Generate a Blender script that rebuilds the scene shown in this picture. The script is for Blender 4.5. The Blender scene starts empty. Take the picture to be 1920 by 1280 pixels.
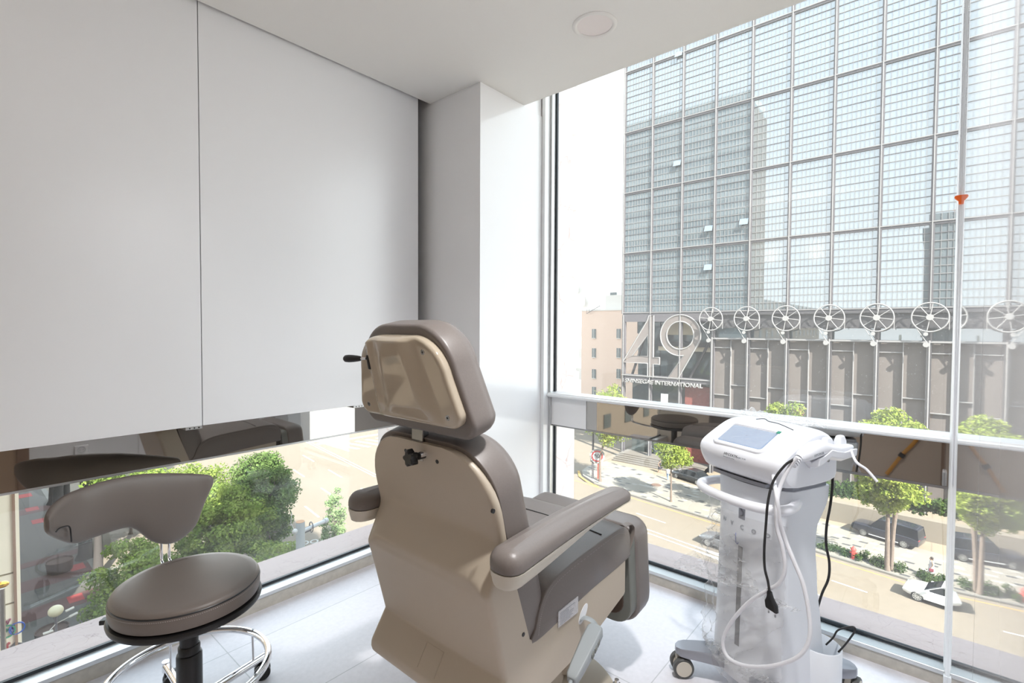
import bpy, bmesh, math, random
import numpy as np
from math import sin, cos, pi, radians, sqrt, atan2
from mathutils import Vector, Matrix

random.seed(11)
scene = bpy.context.scene
COL = scene.collection

# ------------------------------------------------------------------ camera frame
F_PX = 929.7
_X = np.array([798, 21.5, F_PX]); _X /= np.linalg.norm(_X)
_Y = np.array([-1084, 30.5, F_PX]); _Y /= np.linalg.norm(_Y)
_Y = _Y - _X * np.dot(_X, _Y); _Y /= np.linalg.norm(_Y)
_Z = np.cross(_Y, _X); _Z /= np.linalg.norm(_Z)
if _Z[1] < 0: _Z = -_Z
RW = np.array([_X, _Y, _Z])
CAM = np.array([0, 0, 1.30])
GZ = -18.2                      # street level

def at(px, py, axis, val):
    """point of the room/street where the sight line of a photo pixel meets a plane x|y|z = val"""
    d = RW @ np.array([px - 960, -(py - 640), F_PX])
    t = (val - CAM[axis]) / d[axis]
    return CAM + t * d

# ------------------------------------------------------------------ tags
def tag(o, label, cat, group=None, kind=None):
    if label: o['label'] = label
    if cat: o['category'] = cat
    if group: o['group'] = group
    if kind: o['kind'] = kind
    return o

def empty(name, loc=(0, 0, 0), rz=0, label=None, cat=None, group=None, kind=None):
    o = bpy.data.objects.new(name, None)
    o.empty_display_size = 0.1
    o.location = loc; o.rotation_euler = (0, 0, rz)
    COL.objects.link(o)
    tag(o, label, cat, group, kind)
    return o

def copy_tree(o, parent=None):
    c = o.copy(); COL.objects.link(c)
    if parent: c.parent = parent
    for ch in list(o.children): copy_tree(ch, c)
    return c

# ------------------------------------------------------------------ mesh builder
class MB:
    def __init__(self): self.v = []; self.f = []; self.m = []
    def add(self, vs, fs, mi=0):
        b = len(self.v); self.v += [tuple(map(float, p)) for p in vs]
        for f in fs: self.f.append(tuple(i + b for i in f)); self.m.append(mi)
    def box(self, x0, x1, y0, y1, z0, z1, mi=0):
        v = [(x0,y0,z0),(x1,y0,z0),(x1,y1,z0),(x0,y1,z0),(x0,y0,z1),(x1,y0,z1),(x1,y1,z1),(x0,y1,z1)]
        self.add(v, [(3,2,1,0),(4,5,6,7),(0,1,5,4),(1,2,6,5),(2,3,7,6),(3,0,4,7)], mi)
    def obox(self, c, a, b, d, mi=0):
        c, a, b, d = map(Vector, (c, a, b, d)); v = []
        for k in (-1, 1):
            for i, j in ((-1,-1),(1,-1),(1,1),(-1,1)): v.append(c + a*i + b*j + d*k)
        self.add(v, [(3,2,1,0),(4,5,6,7),(0,1,5,4),(1,2,6,5),(2,3,7,6),(3,0,4,7)], mi)
    def loft(self, rings, cap0=True, cap1=True, mi=0, closed=True):
        n = len(rings[0]); v = [p for r in rings for p in r]; f = []
        for i in range(len(rings) - 1):
            for j in range(n if closed else n - 1):
                k = (j + 1) % n
                f.append((i*n+j, i*n+k, (i+1)*n+k, (i+1)*n+j))
        if cap0: f.append(tuple(range(n))[::-1])
        if cap1: f.append(tuple((len(rings)-1)*n + j for j in range(n)))
        self.add(v, f, mi)
    def prism(self, poly, mapf, w0, w1, mi=0):
        self.loft([[mapf(u, v, w0) for u, v in poly], [mapf(u, v, w1) for u, v in poly]], mi=mi)
    def cyl(self, p0, p1, r0, r1=None, n=16, mi=0, caps=True):
        r1 = r0 if r1 is None else r1
        self.tube([p0, p1], [r0, r1], n, mi=mi, caps=caps)
    def tube(self, path, r, n=10, closed=False, mi=0, caps=True, flat=1.0):
        P = [Vector(p) for p in path]; m = len(P)
        rr = r if isinstance(r, (list, tuple)) else [r] * m
        up = None; rings = []
        for i in range(m):
            if closed: t = P[(i+1) % m] - P[i-1]
            else: t = P[min(i+1, m-1)] - P[max(i-1, 0)]
            if t.length < 1e-9: t = Vector((0,0,1))
            t.normalize()
            if up is None:
                up = Vector((0,0,1)) if abs(t.z) < 0.9 else Vector((1,0,0))
            s = t.cross(up)
            if s.length < 1e-6: s = t.cross(Vector((0.3,0.9,0.1)))
            s.normalize(); up = s.cross(t).normalized()
            rings.append([P[i] + s*cos(2*pi*k/n)*rr[i] + up*sin(2*pi*k/n)*rr[i]*flat for k in range(n)])
        if closed: rings.append(rings[0]); caps = False
        self.loft(rings, caps, caps, mi)
    def lathe(self, prof, c=(0,0,0), n=32, mi=0, axis='z', cap=True):
        rings = []
        for r, h in prof:
            ring = []
            for k in range(n):
                a = 2*pi*k/n
                if axis == 'z': ring.append((c[0]+r*cos(a), c[1]+r*sin(a), c[2]+h))
                elif axis == 'x': ring.append((c[0]+h, c[1]+r*cos(a), c[2]+r*sin(a)))
                else: ring.append((c[0]+r*sin(a), c[1]+h, c[2]+r*cos(a)))
            rings.append(ring)
        self.loft(rings, cap, cap, mi)
    def sphere(self, c, r, n=16, mi=0, sx=1, sy=1, sz=1):
        rings = []
        m = max(6, n // 2)
        for i in range(1, m):
            a = pi * i / m
            rings.append([(c[0]+r*sx*sin(a)*cos(2*pi*k/n), c[1]+r*sy*sin(a)*sin(2*pi*k/n), c[2]-r*sz*cos(a)) for k in range(n)])
        self.loft(rings, True, True, mi)
    def pillow(self, outline, d0, d1, r0, r1, mapf, b0=0.0, b1=0.0, mi=0, nr=6, nb=6, field0=None):
        """soft slab: outline (u,v) CCW; back at depth d0, front at d1, edge radii r0/r1, face bulges b0/b1"""
        O = [Vector((u, v)) for u, v in outline]; n = len(O)
        N = []
        for i in range(n):
            t = (O[(i+1) % n] - O[i-1]).normalized(); N.append(Vector((-t.y, t.x)))
        c = sum(O, Vector((0, 0))) / n
        rings = []
        def ins(q): return [O[i] + N[i]*q for i in range(n)]
        inner = ins(r0)
        for k in range(1, nb + 1):
            s = k / nb
            rings.append([(c + (p - c)*s, d0 - b0*(1 - s*s)) for p in inner])
        if field0:
            rings = [[(p, d - field0(p.x, p.y)) for p, d in R] for R in rings]
        for k in range(1, nr + 1):
            a = pi/2 * k/nr; rings.append([(p, d0 + r0*(1 - cos(a)) - (field0(p.x, p.y)*(1-k/nr) if field0 else 0)) for p in ins(r0*(1 - sin(a)))])
        for k in range(0, nr + 1):
            a = pi/2 * k/nr; rings.append([(p, d1 - r1*(1 - sin(a))) for p in ins(r1*(1 - cos(a)))])
        inner = ins(r1)
        for k in range(nb - 1, 0, -1):
            s = k / nb
            rings.append([(c + (p - c)*s, d1 + b1*(1 - s*s)) for p in inner])
        self.loft([[mapf(p.x, p.y, d) for p, d in R] for R in rings], True, True, mi)
    def grid(self, fn, nu, nv, mi=0):
        v = [fn(i/nu, j/nv) for j in range(nv+1) for i in range(nu+1)]
        f = [(j*(nu+1)+i, j*(nu+1)+i+1, (j+1)*(nu+1)+i+1, (j+1)*(nu+1)+i) for j in range(nv) for i in range(nu)]
        self.add(v, f, mi)
    def build(self, name, mats, parent=None, smooth=40, bevel=0, seg=3, subsurf=0, origin=(0,0,0), kind=None, solid=0, label=None):
        me = bpy.data.meshes.new(name)
        ox, oy, oz = origin
        me.from_pydata([(x-ox, y-oy, z-oz) for x, y, z in self.v], [], self.f)
        if not isinstance(mats, (list, tuple)): mats = [mats]
        for m in mats: me.materials.append(m)
        if len(mats) > 1: me.polygons.foreach_set('material_index', self.m)
        bm = bmesh.new(); bm.from_mesh(me)
        bmesh.ops.recalc_face_normals(bm, faces=bm.faces); bm.to_mesh(me); bm.free()
        if smooth:
            me.polygons.foreach_set('use_smooth', [True]*len(me.polygons))
            me.set_sharp_from_angle(angle=radians(smooth))
        me.update()
        o = bpy.data.objects.new(name, me); COL.objects.link(o)
        if parent: o.parent = parent
        else: o.location = origin
        if solid:
            md = o.modifiers.new('Solid', 'SOLIDIFY'); md.thickness = solid; md.offset = 0
        if bevel:
            md = o.modifiers.new('Bevel', 'BEVEL'); md.width = bevel; md.segments = seg; md.limit_method = 'ANGLE'; md.angle_limit = radians(35)
        if subsurf:
            md = o.modifiers.new('Sub', 'SUBSURF'); md.levels = subsurf; md.render_levels = subsurf
        if kind: o['kind'] = kind
        if label: o['label'] = label
        return o

def smooth_path(pts, k=8, closed=False):
    P = [Vector(p) for p in pts]; out = []; n = len(P)
    rng = n if closed else n - 1
    for i in range(rng):
        if closed: a, b, c, d = P[i-1], P[i], P[(i+1) % n], P[(i+2) % n]
        else: a, b, c, d = P[max(i-1,0)], P[i], P[i+1], P[min(i+2, n-1)]
        for j in range(k):
            t = j / k
            out.append(0.5*((2*b) + (c-a)*t + (2*a-5*b+4*c-d)*t*t + (3*b-a-3*c+d)*t**3))
    if not closed: out.append(P[-1])
    return out

def rrect(hw, hh, r, n=8, cx=0, cy=0):
    """rounded rectangle outline, CCW; r may be 4 radii (TR, TL, BL, BR)"""
    R = r if isinstance(r, (list, tuple)) else [r]*4
    out = []
    for (sx, sy, a0), q in zip(((1,1,0),(-1,1,90),(-1,-1,180),(1,-1,270)), R):
        for k in range(n + 1):
            a = radians(a0 + 90*k/n)
            out.append((cx + sx*(hw-q) + q*cos(a), cy + sy*(hh-q) + q*sin(a)))
    return out

def resample(poly, m):
    P = [Vector(p) for p in poly]; L = [0]
    for i in range(len(P)): L.append(L[-1] + (P[(i+1) % len(P)] - P[i]).length)
    out = []; j = 0
    for k in range(m):
        s = L[-1]*k/m
        while L[j+1] < s: j += 1
        t = (s - L[j]) / max(1e-9, L[j+1]-L[j]); q = P[j].lerp(P[(j+1) % len(P)], t); out.append((q.x, q.y))
    return out

def lerp_tab(tab, z):
    if z <= tab[0][0]: return tab[0][1]
    for (a, p), (b, q) in zip(tab, tab[1:]):
        if z <= b:
            t = (z-a)/(b-a); return p + (q-p)*t
    return tab[-1][1]
def sm_tab(tab, z):
    if z <= tab[0][0]: return tab[0][1]
    for (a, p), (b, q) in zip(tab, tab[1:]):
        if z <= b:
            t = (z-a)/(b-a); t = t*t*(3-2*t); return p + (q-p)*t
    return tab[-1][1]
def sstep(a, b, x):
    t = min(1, max(0, (x-a)/(b-a))); return t*t*(3-2*t)

def text_mesh(name, body, size, extrude, mat, mapf, parent=None, spacing=1.0, origin=(0,0,0), offset=0.0, align='LEFT'):
    cu = bpy.data.curves.new(name + '_c', 'FONT'); cu.body = body; cu.size = size; cu.extrude = 0.5; cu.space_character = spacing
    cu.offset = offset; cu.align_x = align; cu.resolution_u = 3
    ob = bpy.data.objects.new(name + '_c', cu); COL.objects.link(ob)
    dg = bpy.context.evaluated_depsgraph_get(); dg.update()
    me = bpy.data.meshes.new_from_object(ob.evaluated_get(dg))
    bpy.data.objects.remove(ob); bpy.data.curves.remove(cu)
    for v in me.vertices:
        u, w, d = v.co.x, v.co.y, v.co.z
        p = mapf(u, w, d*2*extrude); v.co = (p[0]-origin[0], p[1]-origin[1], p[2]-origin[2])
    me.materials.clear(); me.materials.append(mat)
    bm = bmesh.new(); bm.from_mesh(me); bmesh.ops.recalc_face_normals(bm, faces=bm.faces); bm.to_mesh(me); bm.free()
    me.name = name
    o = bpy.data.objects.new(name, me); COL.objects.link(o)
    if parent: o.parent = parent
    return o
SKY = 3.3; SUN = 19.0; EXPO = 0.28; FILL_LAMP = 135.0; FILL_UP = 11.0
# ------------------------------------------------------------------ materials
def lin(c):
    def s(x):
        x /= 255.0
        return x/12.92 if x <= 0.04045 else ((x+0.055)/1.055)**2.4
    return (s(c[0]), s(c[1]), s(c[2]), 1)

def _new(name):
    m = bpy.data.materials.new(name); m.use_nodes = True
    nt = m.node_tree; nt.nodes.clear()
    out = nt.nodes.new('ShaderNodeOutputMaterial')
    return m, nt, out

def N(nt, typ, **kw):
    n = nt.nodes.new(typ)
    for k, v in kw.items():
        if k.startswith('in_'):
            key = k[3:]
            n.inputs[int(key) if key.isdigit() else key.replace('_', ' ')].default_value = v
        else: setattr(n, k, v)
    return n

def principled(name, col, rough=0.5, metal=0.0, spec=0.5, coat=0.0, coat_r=0.05, noise=None, bump=None, raw=False, emit=None, trans_w=0.0, subs=0):
    """noise = (scale, amount, detail) mottling of the colour; bump = (scale, strength)"""
    m, nt, out = _new(name)
    p = nt.nodes.new('ShaderNodeBsdfPrincipled')
    c = col if raw else lin(col)
    if len(c) == 3: c = (*c, 1)
    p.inputs['Base Color'].default_value = c
    p.inputs['Roughness'].default_value = rough
    p.inputs['Metallic'].default_value = metal
    p.inputs['Specular IOR Level'].default_value = spec
    p.inputs['Coat Weight'].default_value = coat
    p.inputs['Coat Roughness'].default_value = coat_r
    if emit:
        p.inputs['Emission Color'].default_value = (*emit[:3], 1); p.inputs['Emission Strength'].default_value = emit[3]
    nt.links.new(p.outputs[0], out.inputs[0])
    if noise or bump: tc = nt.nodes.new('ShaderNodeTexCoord')
    if noise:
        t = N(nt, 'ShaderNodeTexNoise', in_Scale=noise[0], in_Detail=noise[2] if len(noise) > 2 else 4.0)
        nt.links.new(tc.outputs['Object'], t.inputs['Vector'])
        r = N(nt, 'ShaderNodeMapRange'); r.inputs['From Min'].default_value = 0.3; r.inputs['From Max'].default_value = 0.7
        r.inputs['To Min'].default_value = 1 - noise[1]; r.inputs['To Max'].default_value = 1 + noise[1]
        nt.links.new(t.outputs['Fac'], r.inputs['Value'])
        mx = N(nt, 'ShaderNodeVectorMath', operation='SCALE'); mx.inputs[0].default_value = c[:3]
        nt.links.new(r.outputs[0], mx.inputs['Scale']); nt.links.new(mx.outputs[0], p.inputs['Base Color'])
    if bump:
        t = N(nt, 'ShaderNodeTexNoise', in_Scale=bump[0], in_Detail=3.0)
        nt.links.new(tc.outputs['Object'], t.inputs['Vector'])
        b = N(nt, 'ShaderNodeBump', in_Strength=bump[1], in_Distance=0.002)
        nt.links.new(t.outputs['Fac'], b.inputs['Height']); nt.links.new(b.outputs[0], p.inputs['Normal'])
    return m

def glass_pane(name, tint=(1,1,1), dust_haze=0.04, refl=0.045, rough=0.0, specks=False):
    """clear architectural pane: straight-through transmission, angle dependent mirror reflection, a thin dusty veil that also paints in glare haze"""
    m, nt, out = _new(name)
    tr = N(nt, 'ShaderNodeBsdfTransparent'); tr.inputs[0].default_value = (*tint, 1)
    gl = N(nt, 'ShaderNodeBsdfAnisotropic') if False else N(nt, 'ShaderNodeBsdfGlossy')
    gl.inputs['Roughness'].default_value = rough; gl.inputs[0].default_value = (1,1,1,1)
    lw = N(nt, 'ShaderNodeLayerWeight', in_Blend=0.5)
    pw = N(nt, 'ShaderNodeMath', operation='POWER'); pw.inputs[1].default_value = 5.0
    nt.links.new(lw.outputs['Facing'], pw.inputs[0])
    ma = N(nt, 'ShaderNodeMath', operation='MULTIPLY_ADD'); ma.inputs[1].default_value = 1-refl; ma.inputs[2].default_value = refl
    nt.links.new(pw.outputs[0], ma.inputs[0])
    df = N(nt, 'ShaderNodeBsdfTranslucent'); df.inputs[0].default_value = (0.9,0.9,0.9,1)
    mx0 = N(nt, 'ShaderNodeMixShader'); mx0.inputs[0].default_value = dust_haze  # even veil of fine dirt and painted glare haze
    if specks:
        tc = N(nt, 'ShaderNodeTexCoord'); vo = N(nt, 'ShaderNodeTexVoronoi', in_Scale=130.0)
        nt.links.new(tc.outputs['Object'], vo.inputs['Vector'])
        lt = N(nt, 'ShaderNodeMath', operation='LESS_THAN'); lt.inputs[1].default_value = 0.16; nt.links.new(vo.outputs['Distance'], lt.inputs[0])
        ns = N(nt, 'ShaderNodeTexNoise', in_Scale=60.0); nt.links.new(tc.outputs['Object'], ns.inputs['Vector'])
        g2 = N(nt, 'ShaderNodeMath', operation='GREATER_THAN'); g2.inputs[1].default_value = 0.56; nt.links.new(ns.outputs['Fac'], g2.inputs[0])
        mm = N(nt, 'ShaderNodeMath', operation='MULTIPLY'); nt.links.new(lt.outputs[0], mm.inputs[0]); nt.links.new(g2.outputs[0], mm.inputs[1])
        sc = N(nt, 'ShaderNodeMath', operation='MULTIPLY_ADD'); sc.inputs[1].default_value = 0.22; sc.inputs[2].default_value = dust_haze
        nt.links.new(mm.outputs[0], sc.inputs[0]); nt.links.new(sc.outputs[0], mx0.inputs[0])
    nt.links.new(tr.outputs[0], mx0.inputs[1]); nt.links.new(df.outputs[0], mx0.inputs[2])
    mx = N(nt, 'ShaderNodeMixShader')
    nt.links.new(ma.outputs[0], mx.inputs[0]); nt.links.new(mx0.outputs[0], mx.inputs[1]); nt.links.new(gl.outputs[0], mx.inputs[2])
    nt.links.new(mx.outputs[0], out.inputs[0])
    return m

def mirror_mat(name, col, rough=0.02, body=(0.03,0.027,0.024), f0=0.40):
    m, nt, out = _new(name)
    d = N(nt, 'ShaderNodeBsdfDiffuse'); d.inputs[0].default_value = (*body, 1)
    g = N(nt, 'ShaderNodeBsdfGlossy'); g.inputs[0].default_value = (*col, 1); g.inputs['Roughness'].default_value = rough
    lw = N(nt, 'ShaderNodeLayerWeight', in_Blend=0.5)
    pw = N(nt, 'ShaderNodeMath', operation='POWER'); pw.inputs[1].default_value = 5.0
    nt.links.new(lw.outputs['Facing'], pw.inputs[0])
    ma = N(nt, 'ShaderNodeMath', operation='MULTIPLY_ADD'); ma.inputs[1].default_value = 1-f0; ma.inputs[2].default_value = f0
    nt.links.new(pw.outputs[0], ma.inputs[0])
    mx = N(nt, 'ShaderNodeMixShader'); nt.links.new(ma.outputs[0], mx.inputs[0]); nt.links.new(d.outputs[0], mx.inputs[1]); nt.links.new(g.outputs[0], mx.inputs[2])
    nt.links.new(mx.outputs[0], out.inputs[0])
    return m

def tile_mat(name, col, joint, size, jw, rough, speck=0.06, offset=(0,0,0), spec=0.5):
    m, nt, out = _new(name)
    p = nt.nodes.new('ShaderNodeBsdfPrincipled'); p.inputs['Roughness'].default_value = rough; p.inputs['Specular IOR Level'].default_value = spec
    tc = N(nt, 'ShaderNodeTexCoord'); mp = N(nt, 'ShaderNodeMapping'); mp.inputs['Location'].default_value = offset
    nt.links.new(tc.outputs['Object'], mp.inputs[0])
    br = N(nt, 'ShaderNodeTexBrick'); br.offset = 0.0
    br.inputs['Color1'].default_value = lin(col); br.inputs['Color2'].default_value = lin(tuple(c*0.985 for c in col)); br.inputs['Mortar'].default_value = lin(joint)
    br.inputs['Scale'].default_value = 1.0; br.inputs['Mortar Size'].default_value = jw; br.inputs['Brick Width'].default_value = size[0]; br.inputs['Row Height'].default_value = size[1]
    br.inputs['Mortar Smooth'].default_value = 0.1; br.inputs['Bias'].default_value = 0.0
    nt.links.new(mp.outputs[0], br.inputs['Vector'])
    t = N(nt, 'ShaderNodeTexNoise', in_Scale=55.0, in_Detail=6.0); nt.links.new(tc.outputs['Object'], t.inputs['Vector'])
    r = N(nt, 'ShaderNodeMapRange'); r.inputs['From Min'].default_value = 0.3; r.inputs['From Max'].default_value = 0.7; r.inputs['To Min'].default_value = 1-speck; r.inputs['To Max'].default_value = 1+speck
    nt.links.new(t.outputs['Fac'], r.inputs['Value'])
    mx = N(nt, 'ShaderNodeVectorMath', operation='SCALE'); nt.links.new(br.outputs['Color'], mx.inputs[0]); nt.links.new(r.outputs[0], mx.inputs['Scale'])
    nt.links.new(mx.outputs[0], p.inputs['Base Color']); nt.links.new(p.outputs[0], out.inputs[0])
    return m

def marble_mat(name, col, vein, scale=5.0, rough=0.5, bounds=(0.0, 0.016)):
    m, nt, out = _new(name)
    p = nt.nodes.new('ShaderNodeBsdfPrincipled'); p.inputs['Roughness'].default_value = rough
    tc = N(nt, 'ShaderNodeTexCoord')
    n0 = N(nt, 'ShaderNodeTexNoise', in_Scale=3.0, in_Detail=6.0); nt.links.new(tc.outputs['Object'], n0.inputs['Vector'])
    mv = N(nt, 'ShaderNodeVectorMath', operation='MULTIPLY_ADD'); mv.inputs[1].default_value = (0.35,0.35,0.35)
    nt.links.new(n0.outputs['Color'], mv.inputs[0]); nt.links.new(tc.outputs['Object'], mv.inputs[2])
    vo = N(nt, 'ShaderNodeTexVoronoi', feature='DISTANCE_TO_EDGE', in_Scale=scale); nt.links.new(mv.outputs[0], vo.inputs['Vector'])
    r = N(nt, 'ShaderNodeMapRange'); r.inputs['From Min'].default_value = bounds[0]; r.inputs['From Max'].default_value = bounds[1]
    nt.links.new(vo.outputs['Distance'], r.inputs['Value'])
    nb = N(nt, 'ShaderNodeTexNoise', in_Scale=4.0, in_Detail=5.0); nt.links.new(tc.outputs['Object'], nb.inputs['Vector'])
    r2 = N(nt, 'ShaderNodeMapRange'); r2.inputs['From Min'].default_value = 0.45; r2.inputs['From Max'].default_value = 0.62; nt.links.new(nb.outputs['Fac'], r2.inputs['Value'])
    mxv = N(nt, 'ShaderNodeMath', operation='MAXIMUM'); nt.links.new(r.outputs[0], mxv.inputs[0]); nt.links.new(r2.outputs[0], mxv.inputs[1])
    mx = N(nt, 'ShaderNodeMix', data_type='RGBA'); mx.inputs[6].default_value = lin(vein); mx.inputs[7].default_value = lin(col)
    nt.links.new(mxv.outputs[0], mx.inputs[0]); nt.links.new(mx.outputs[2], p.inputs['Base Color']); nt.links.new(p.outputs[0], out.inputs[0])
    return m

def leaf_mat(name, c1, c2):
    m, nt, out = _new(name)
    oi = N(nt, 'ShaderNodeTexCoord'); no = N(nt, 'ShaderNodeTexNoise', in_Scale=1.1, in_Detail=4.0); nt.links.new(oi.outputs['Object'], no.inputs['Vector'])
    r = N(nt, 'ShaderNodeMapRange'); r.inputs['From Min'].default_value = 0.35; r.inputs['From Max'].default_value = 0.65; nt.links.new(no.outputs['Fac'], r.inputs['Value'])
    mx = N(nt, 'ShaderNodeMix', data_type='RGBA'); mx.inputs[6].default_value = (*c1, 1); mx.inputs[7].default_value = (*c2, 1); nt.links.new(r.outputs[0], mx.inputs[0])
    d = N(nt, 'ShaderNodeBsdfDiffuse'); t = N(nt, 'ShaderNodeBsdfTranslucent')
    nt.links.new(mx.outputs[2], d.inputs[0]); nt.links.new(mx.outputs[2], t.inputs[0])
    s = N(nt, 'ShaderNodeMixShader'); s.inputs[0].default_value = 0.42; nt.links.new(d.outputs[0], s.inputs[1]); nt.links.new(t.outputs[0], s.inputs[2])
    nt.links.new(s.outputs[0], out.inputs[0])
    return m

def paving_mat(name, base, dark, light, cell=0.3, p_dark=0.06, p_light=0.08, rot=0.0):
    """small square pavers, a few dark and a few light ones"""
    m, nt, out = _new(name)
    p = nt.nodes.new('ShaderNodeBsdfPrincipled'); p.inputs['Roughness'].default_value = 0.8
    tc = N(nt, 'ShaderNodeTexCoord'); mp = N(nt, 'ShaderNodeMapping'); mp.inputs['Rotation'].default_value = (0,0,rot); mp.inputs['Scale'].default_value = (1/cell, 1/(cell*2), 0)
    nt.links.new(tc.outputs['Object'], mp.inputs[0])
    fl = N(nt, 'ShaderNodeVectorMath', operation='FLOOR'); nt.links.new(mp.outputs[0], fl.inputs[0])
    wn = N(nt, 'ShaderNodeTexWhiteNoise', noise_dimensions='2D'); nt.links.new(fl.outputs[0], wn.inputs['Vector'])
    def gate(lo, hi):
        a = N(nt, 'ShaderNodeMath', operation='COMPARE'); a.inputs[1].default_value = (lo+hi)/2; a.inputs[2].default_value = (hi-lo)/2
        nt.links.new(wn.outputs['Value'], a.inputs[0]); return a
    g1 = gate(0.0, p_dark); g2 = gate(0.5, 0.5+p_light)
    m1 = N(nt, 'ShaderNodeMix', data_type='RGBA'); m1.inputs[6].default_value = (*base, 1); m1.inputs[7].default_value = (*dark, 1); nt.links.new(g1.outputs[0], m1.inputs[0])
    m2 = N(nt, 'ShaderNodeMix', data_type='RGBA'); m2.inputs[7].default_value = (*light, 1); nt.links.new(m1.outputs[2], m2.inputs[6]); nt.links.new(g2.outputs[0], m2.inputs[0])
    nt.links.new(m2.outputs[2], p.inputs['Base Color']); nt.links.new(p.outputs[0], out.inputs[0])
    return m

M = {}
M['white_panel'] = principled('white_panel', (241,242,244), 0.27, spec=0.8)
M['gloss_white'] = principled('gloss_white', (214,214,216), 0.02, spec=0.5, bump=(2.2, 0.012))
M['column_white'] = principled('column_white', (236,236,237), 0.12, spec=0.5)
M['ceiling'] = principled('ceiling', (238,236,232), 0.85, spec=0.2, noise=(300, 0.012))
M['beige_wall'] = principled('beige_wall', (190,177,163), 0.7, spec=0.3)
M['dark_gap'] = principled('dark_gap', (70,68,66), 0.8)
M['floor'] = tile_mat('floor_tiles', (229,226,231), (196,195,198), (0.9,0.45), 0.0022, 0.42, 0.035, (0.16,0.13,0), 0.35)
M['alu'] = principled('aluminium', (205,206,206), 0.35, metal=0.75)
M['alu_white'] = principled('aluminium_light', (238,239,240), 0.28, metal=0.1)
M['gasket'] = principled('gasket', (44,50,56), 0.4)
M['plinth'] = principled('plinth_stone', (190,184,174), 0.7, noise=(38, 0.10, 8))
M['ledge'] = marble_mat('ledge_marble', (168,150,146), (120,102,100), 15.0, 0.6, (0.0,0.012))
M['pier'] = marble_mat('pier_marble', (236,226,222), (206,170,160), 5.0, 0.55)
M['glass'] = glass_pane('window_glass', (0.97,0.99,0.985), dust_haze=0.05, specks=True)
M['glass_low'] = glass_pane('window_glass_low', (0.96,0.985,0.98), dust_haze=0.012, refl=0.055)
M['bronze'] = mirror_mat('bronze_mirror', (0.98,0.94,0.90))
M['downlight_rim'] = principled('downlight_rim', (235,232,228), 0.5)
M['downlight_face'] = principled('downlight_face', (236,228,226), 0.35)
M['leather'] = principled('taupe_leather', (118,110,106), 0.38, spec=0.5, noise=(180, 0.03), bump=(420, 0.10))
M['leather_stool'] = principled('taupe_leather_stool', (112,103,97), 0.42, spec=0.5, bump=(420, 0.10))
M['cream'] = principled('cream_plastic', (184,172,155), 0.42, spec=0.5, noise=(500, 0.012))
M['cream_gloss'] = principled('cream_gloss', (180,167,148), 0.06, spec=0.5, coat=0.5)
M['cream_light'] = principled('cream_light', (205,198,184), 0.45)
M['thread'] = principled('thread', (168,164,160), 0.7)
M['black'] = principled('black_plastic', (26,25,26), 0.35)
M['black_rubber'] = principled('black_rubber', (34,32,33), 0.6)
M['chrome'] = principled('chrome', (232,232,234), 0.06, metal=1.0)
M['steel'] = principled('steel', (150,150,150), 0.25, metal=1.0)
M['grey_plastic'] = principled('grey_plastic', (150,155,157), 0.45)
M['grey_frame'] = principled('grey_frame', (120,122,116), 0.5)
M['brown'] = principled('brown_inner', (74,58,48), 0.6)
M['wheel_grey'] = principled('wheel_grey', (84,84,82), 0.5)
M['dev_white'] = principled('device_white', (232,233,238), 0.3, spec=0.5)
M['dev_body'] = principled('device_body', (226,229,234), 0.36, spec=0.5)
M['dev_grey'] = principled('device_grey', (150,152,160), 0.32, metal=0.3)
M['screen'] = principled('screen', (128,142,168), 0.14, spec=0.5)
M['led'] = principled('led_strip', (128,128,130), 0.3, metal=0.3)
M['ink'] = principled('ink', (78,78,82), 0.6)
M['ink_light'] = principled('ink_light', (150,154,160), 0.6)
M['ink_blue'] = principled('ink_blue', (90,110,180), 0.6)
M['green_tab'] = principled('green_tab', (22,124,96), 0.5)
M['paper'] = principled('paper', (196,194,196), 0.6, noise=(160, 0.12))
M['hose'] = principled('hose', (226,226,230), 0.35)
M['orange'] = principled('orange_clip', (255,112,24), 0.4)
M['yellow_strap'] = principled('yellow_strap', (196,140,50), 0.6)
M['film'] = None
# ------------------------------------------------------------------ the room shell
CH = 2.56
XB = -0.60                     # back wall
def struct(mb, name, m, **k):
    k.setdefault('smooth', 0)
    return mb.build(name, m, kind='structure', **k)

b = MB(); b.box(XB, 2.47, -0.05, 2.42, -0.10, 0.0); struct(b, 'floor', M['floor'])
b = MB(); b.box(XB, 2.20, -0.05, 2.20, CH, CH+0.03); struct(b, 'ceiling', M['ceiling'])
b = MB(); b.box(XB-0.1, 2.50, -0.16, 2.50, 2.90, 3.0); struct(b, 'ceiling_slab', M['ceiling'])
b = MB(); b.box(2.19, 2.20, -0.05, 1.80, CH+0.03, 2.90); b.box(XB, 1.84, 2.19, 2.20, CH+0.03, 2.90); struct(b, 'ceiling_trim', M['ceiling'])
b = MB(); b.box(XB-0.1, XB, -0.15, 2.45, -0.1, 2.90); struct(b, 'wall_back', M['beige_wall'])

# corner column (white laminate) with its seam strip at the ceiling
b = MB(); b.box(1.84, 2.362, 1.80, 2.328, 0.0, CH-0.012); b.box(1.845, 2.36, 1.805, 2.328, CH-0.012, 2.90)
struct(b, 'column_corner', M['column_white'], bevel=0.0015, seg=2)

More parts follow.
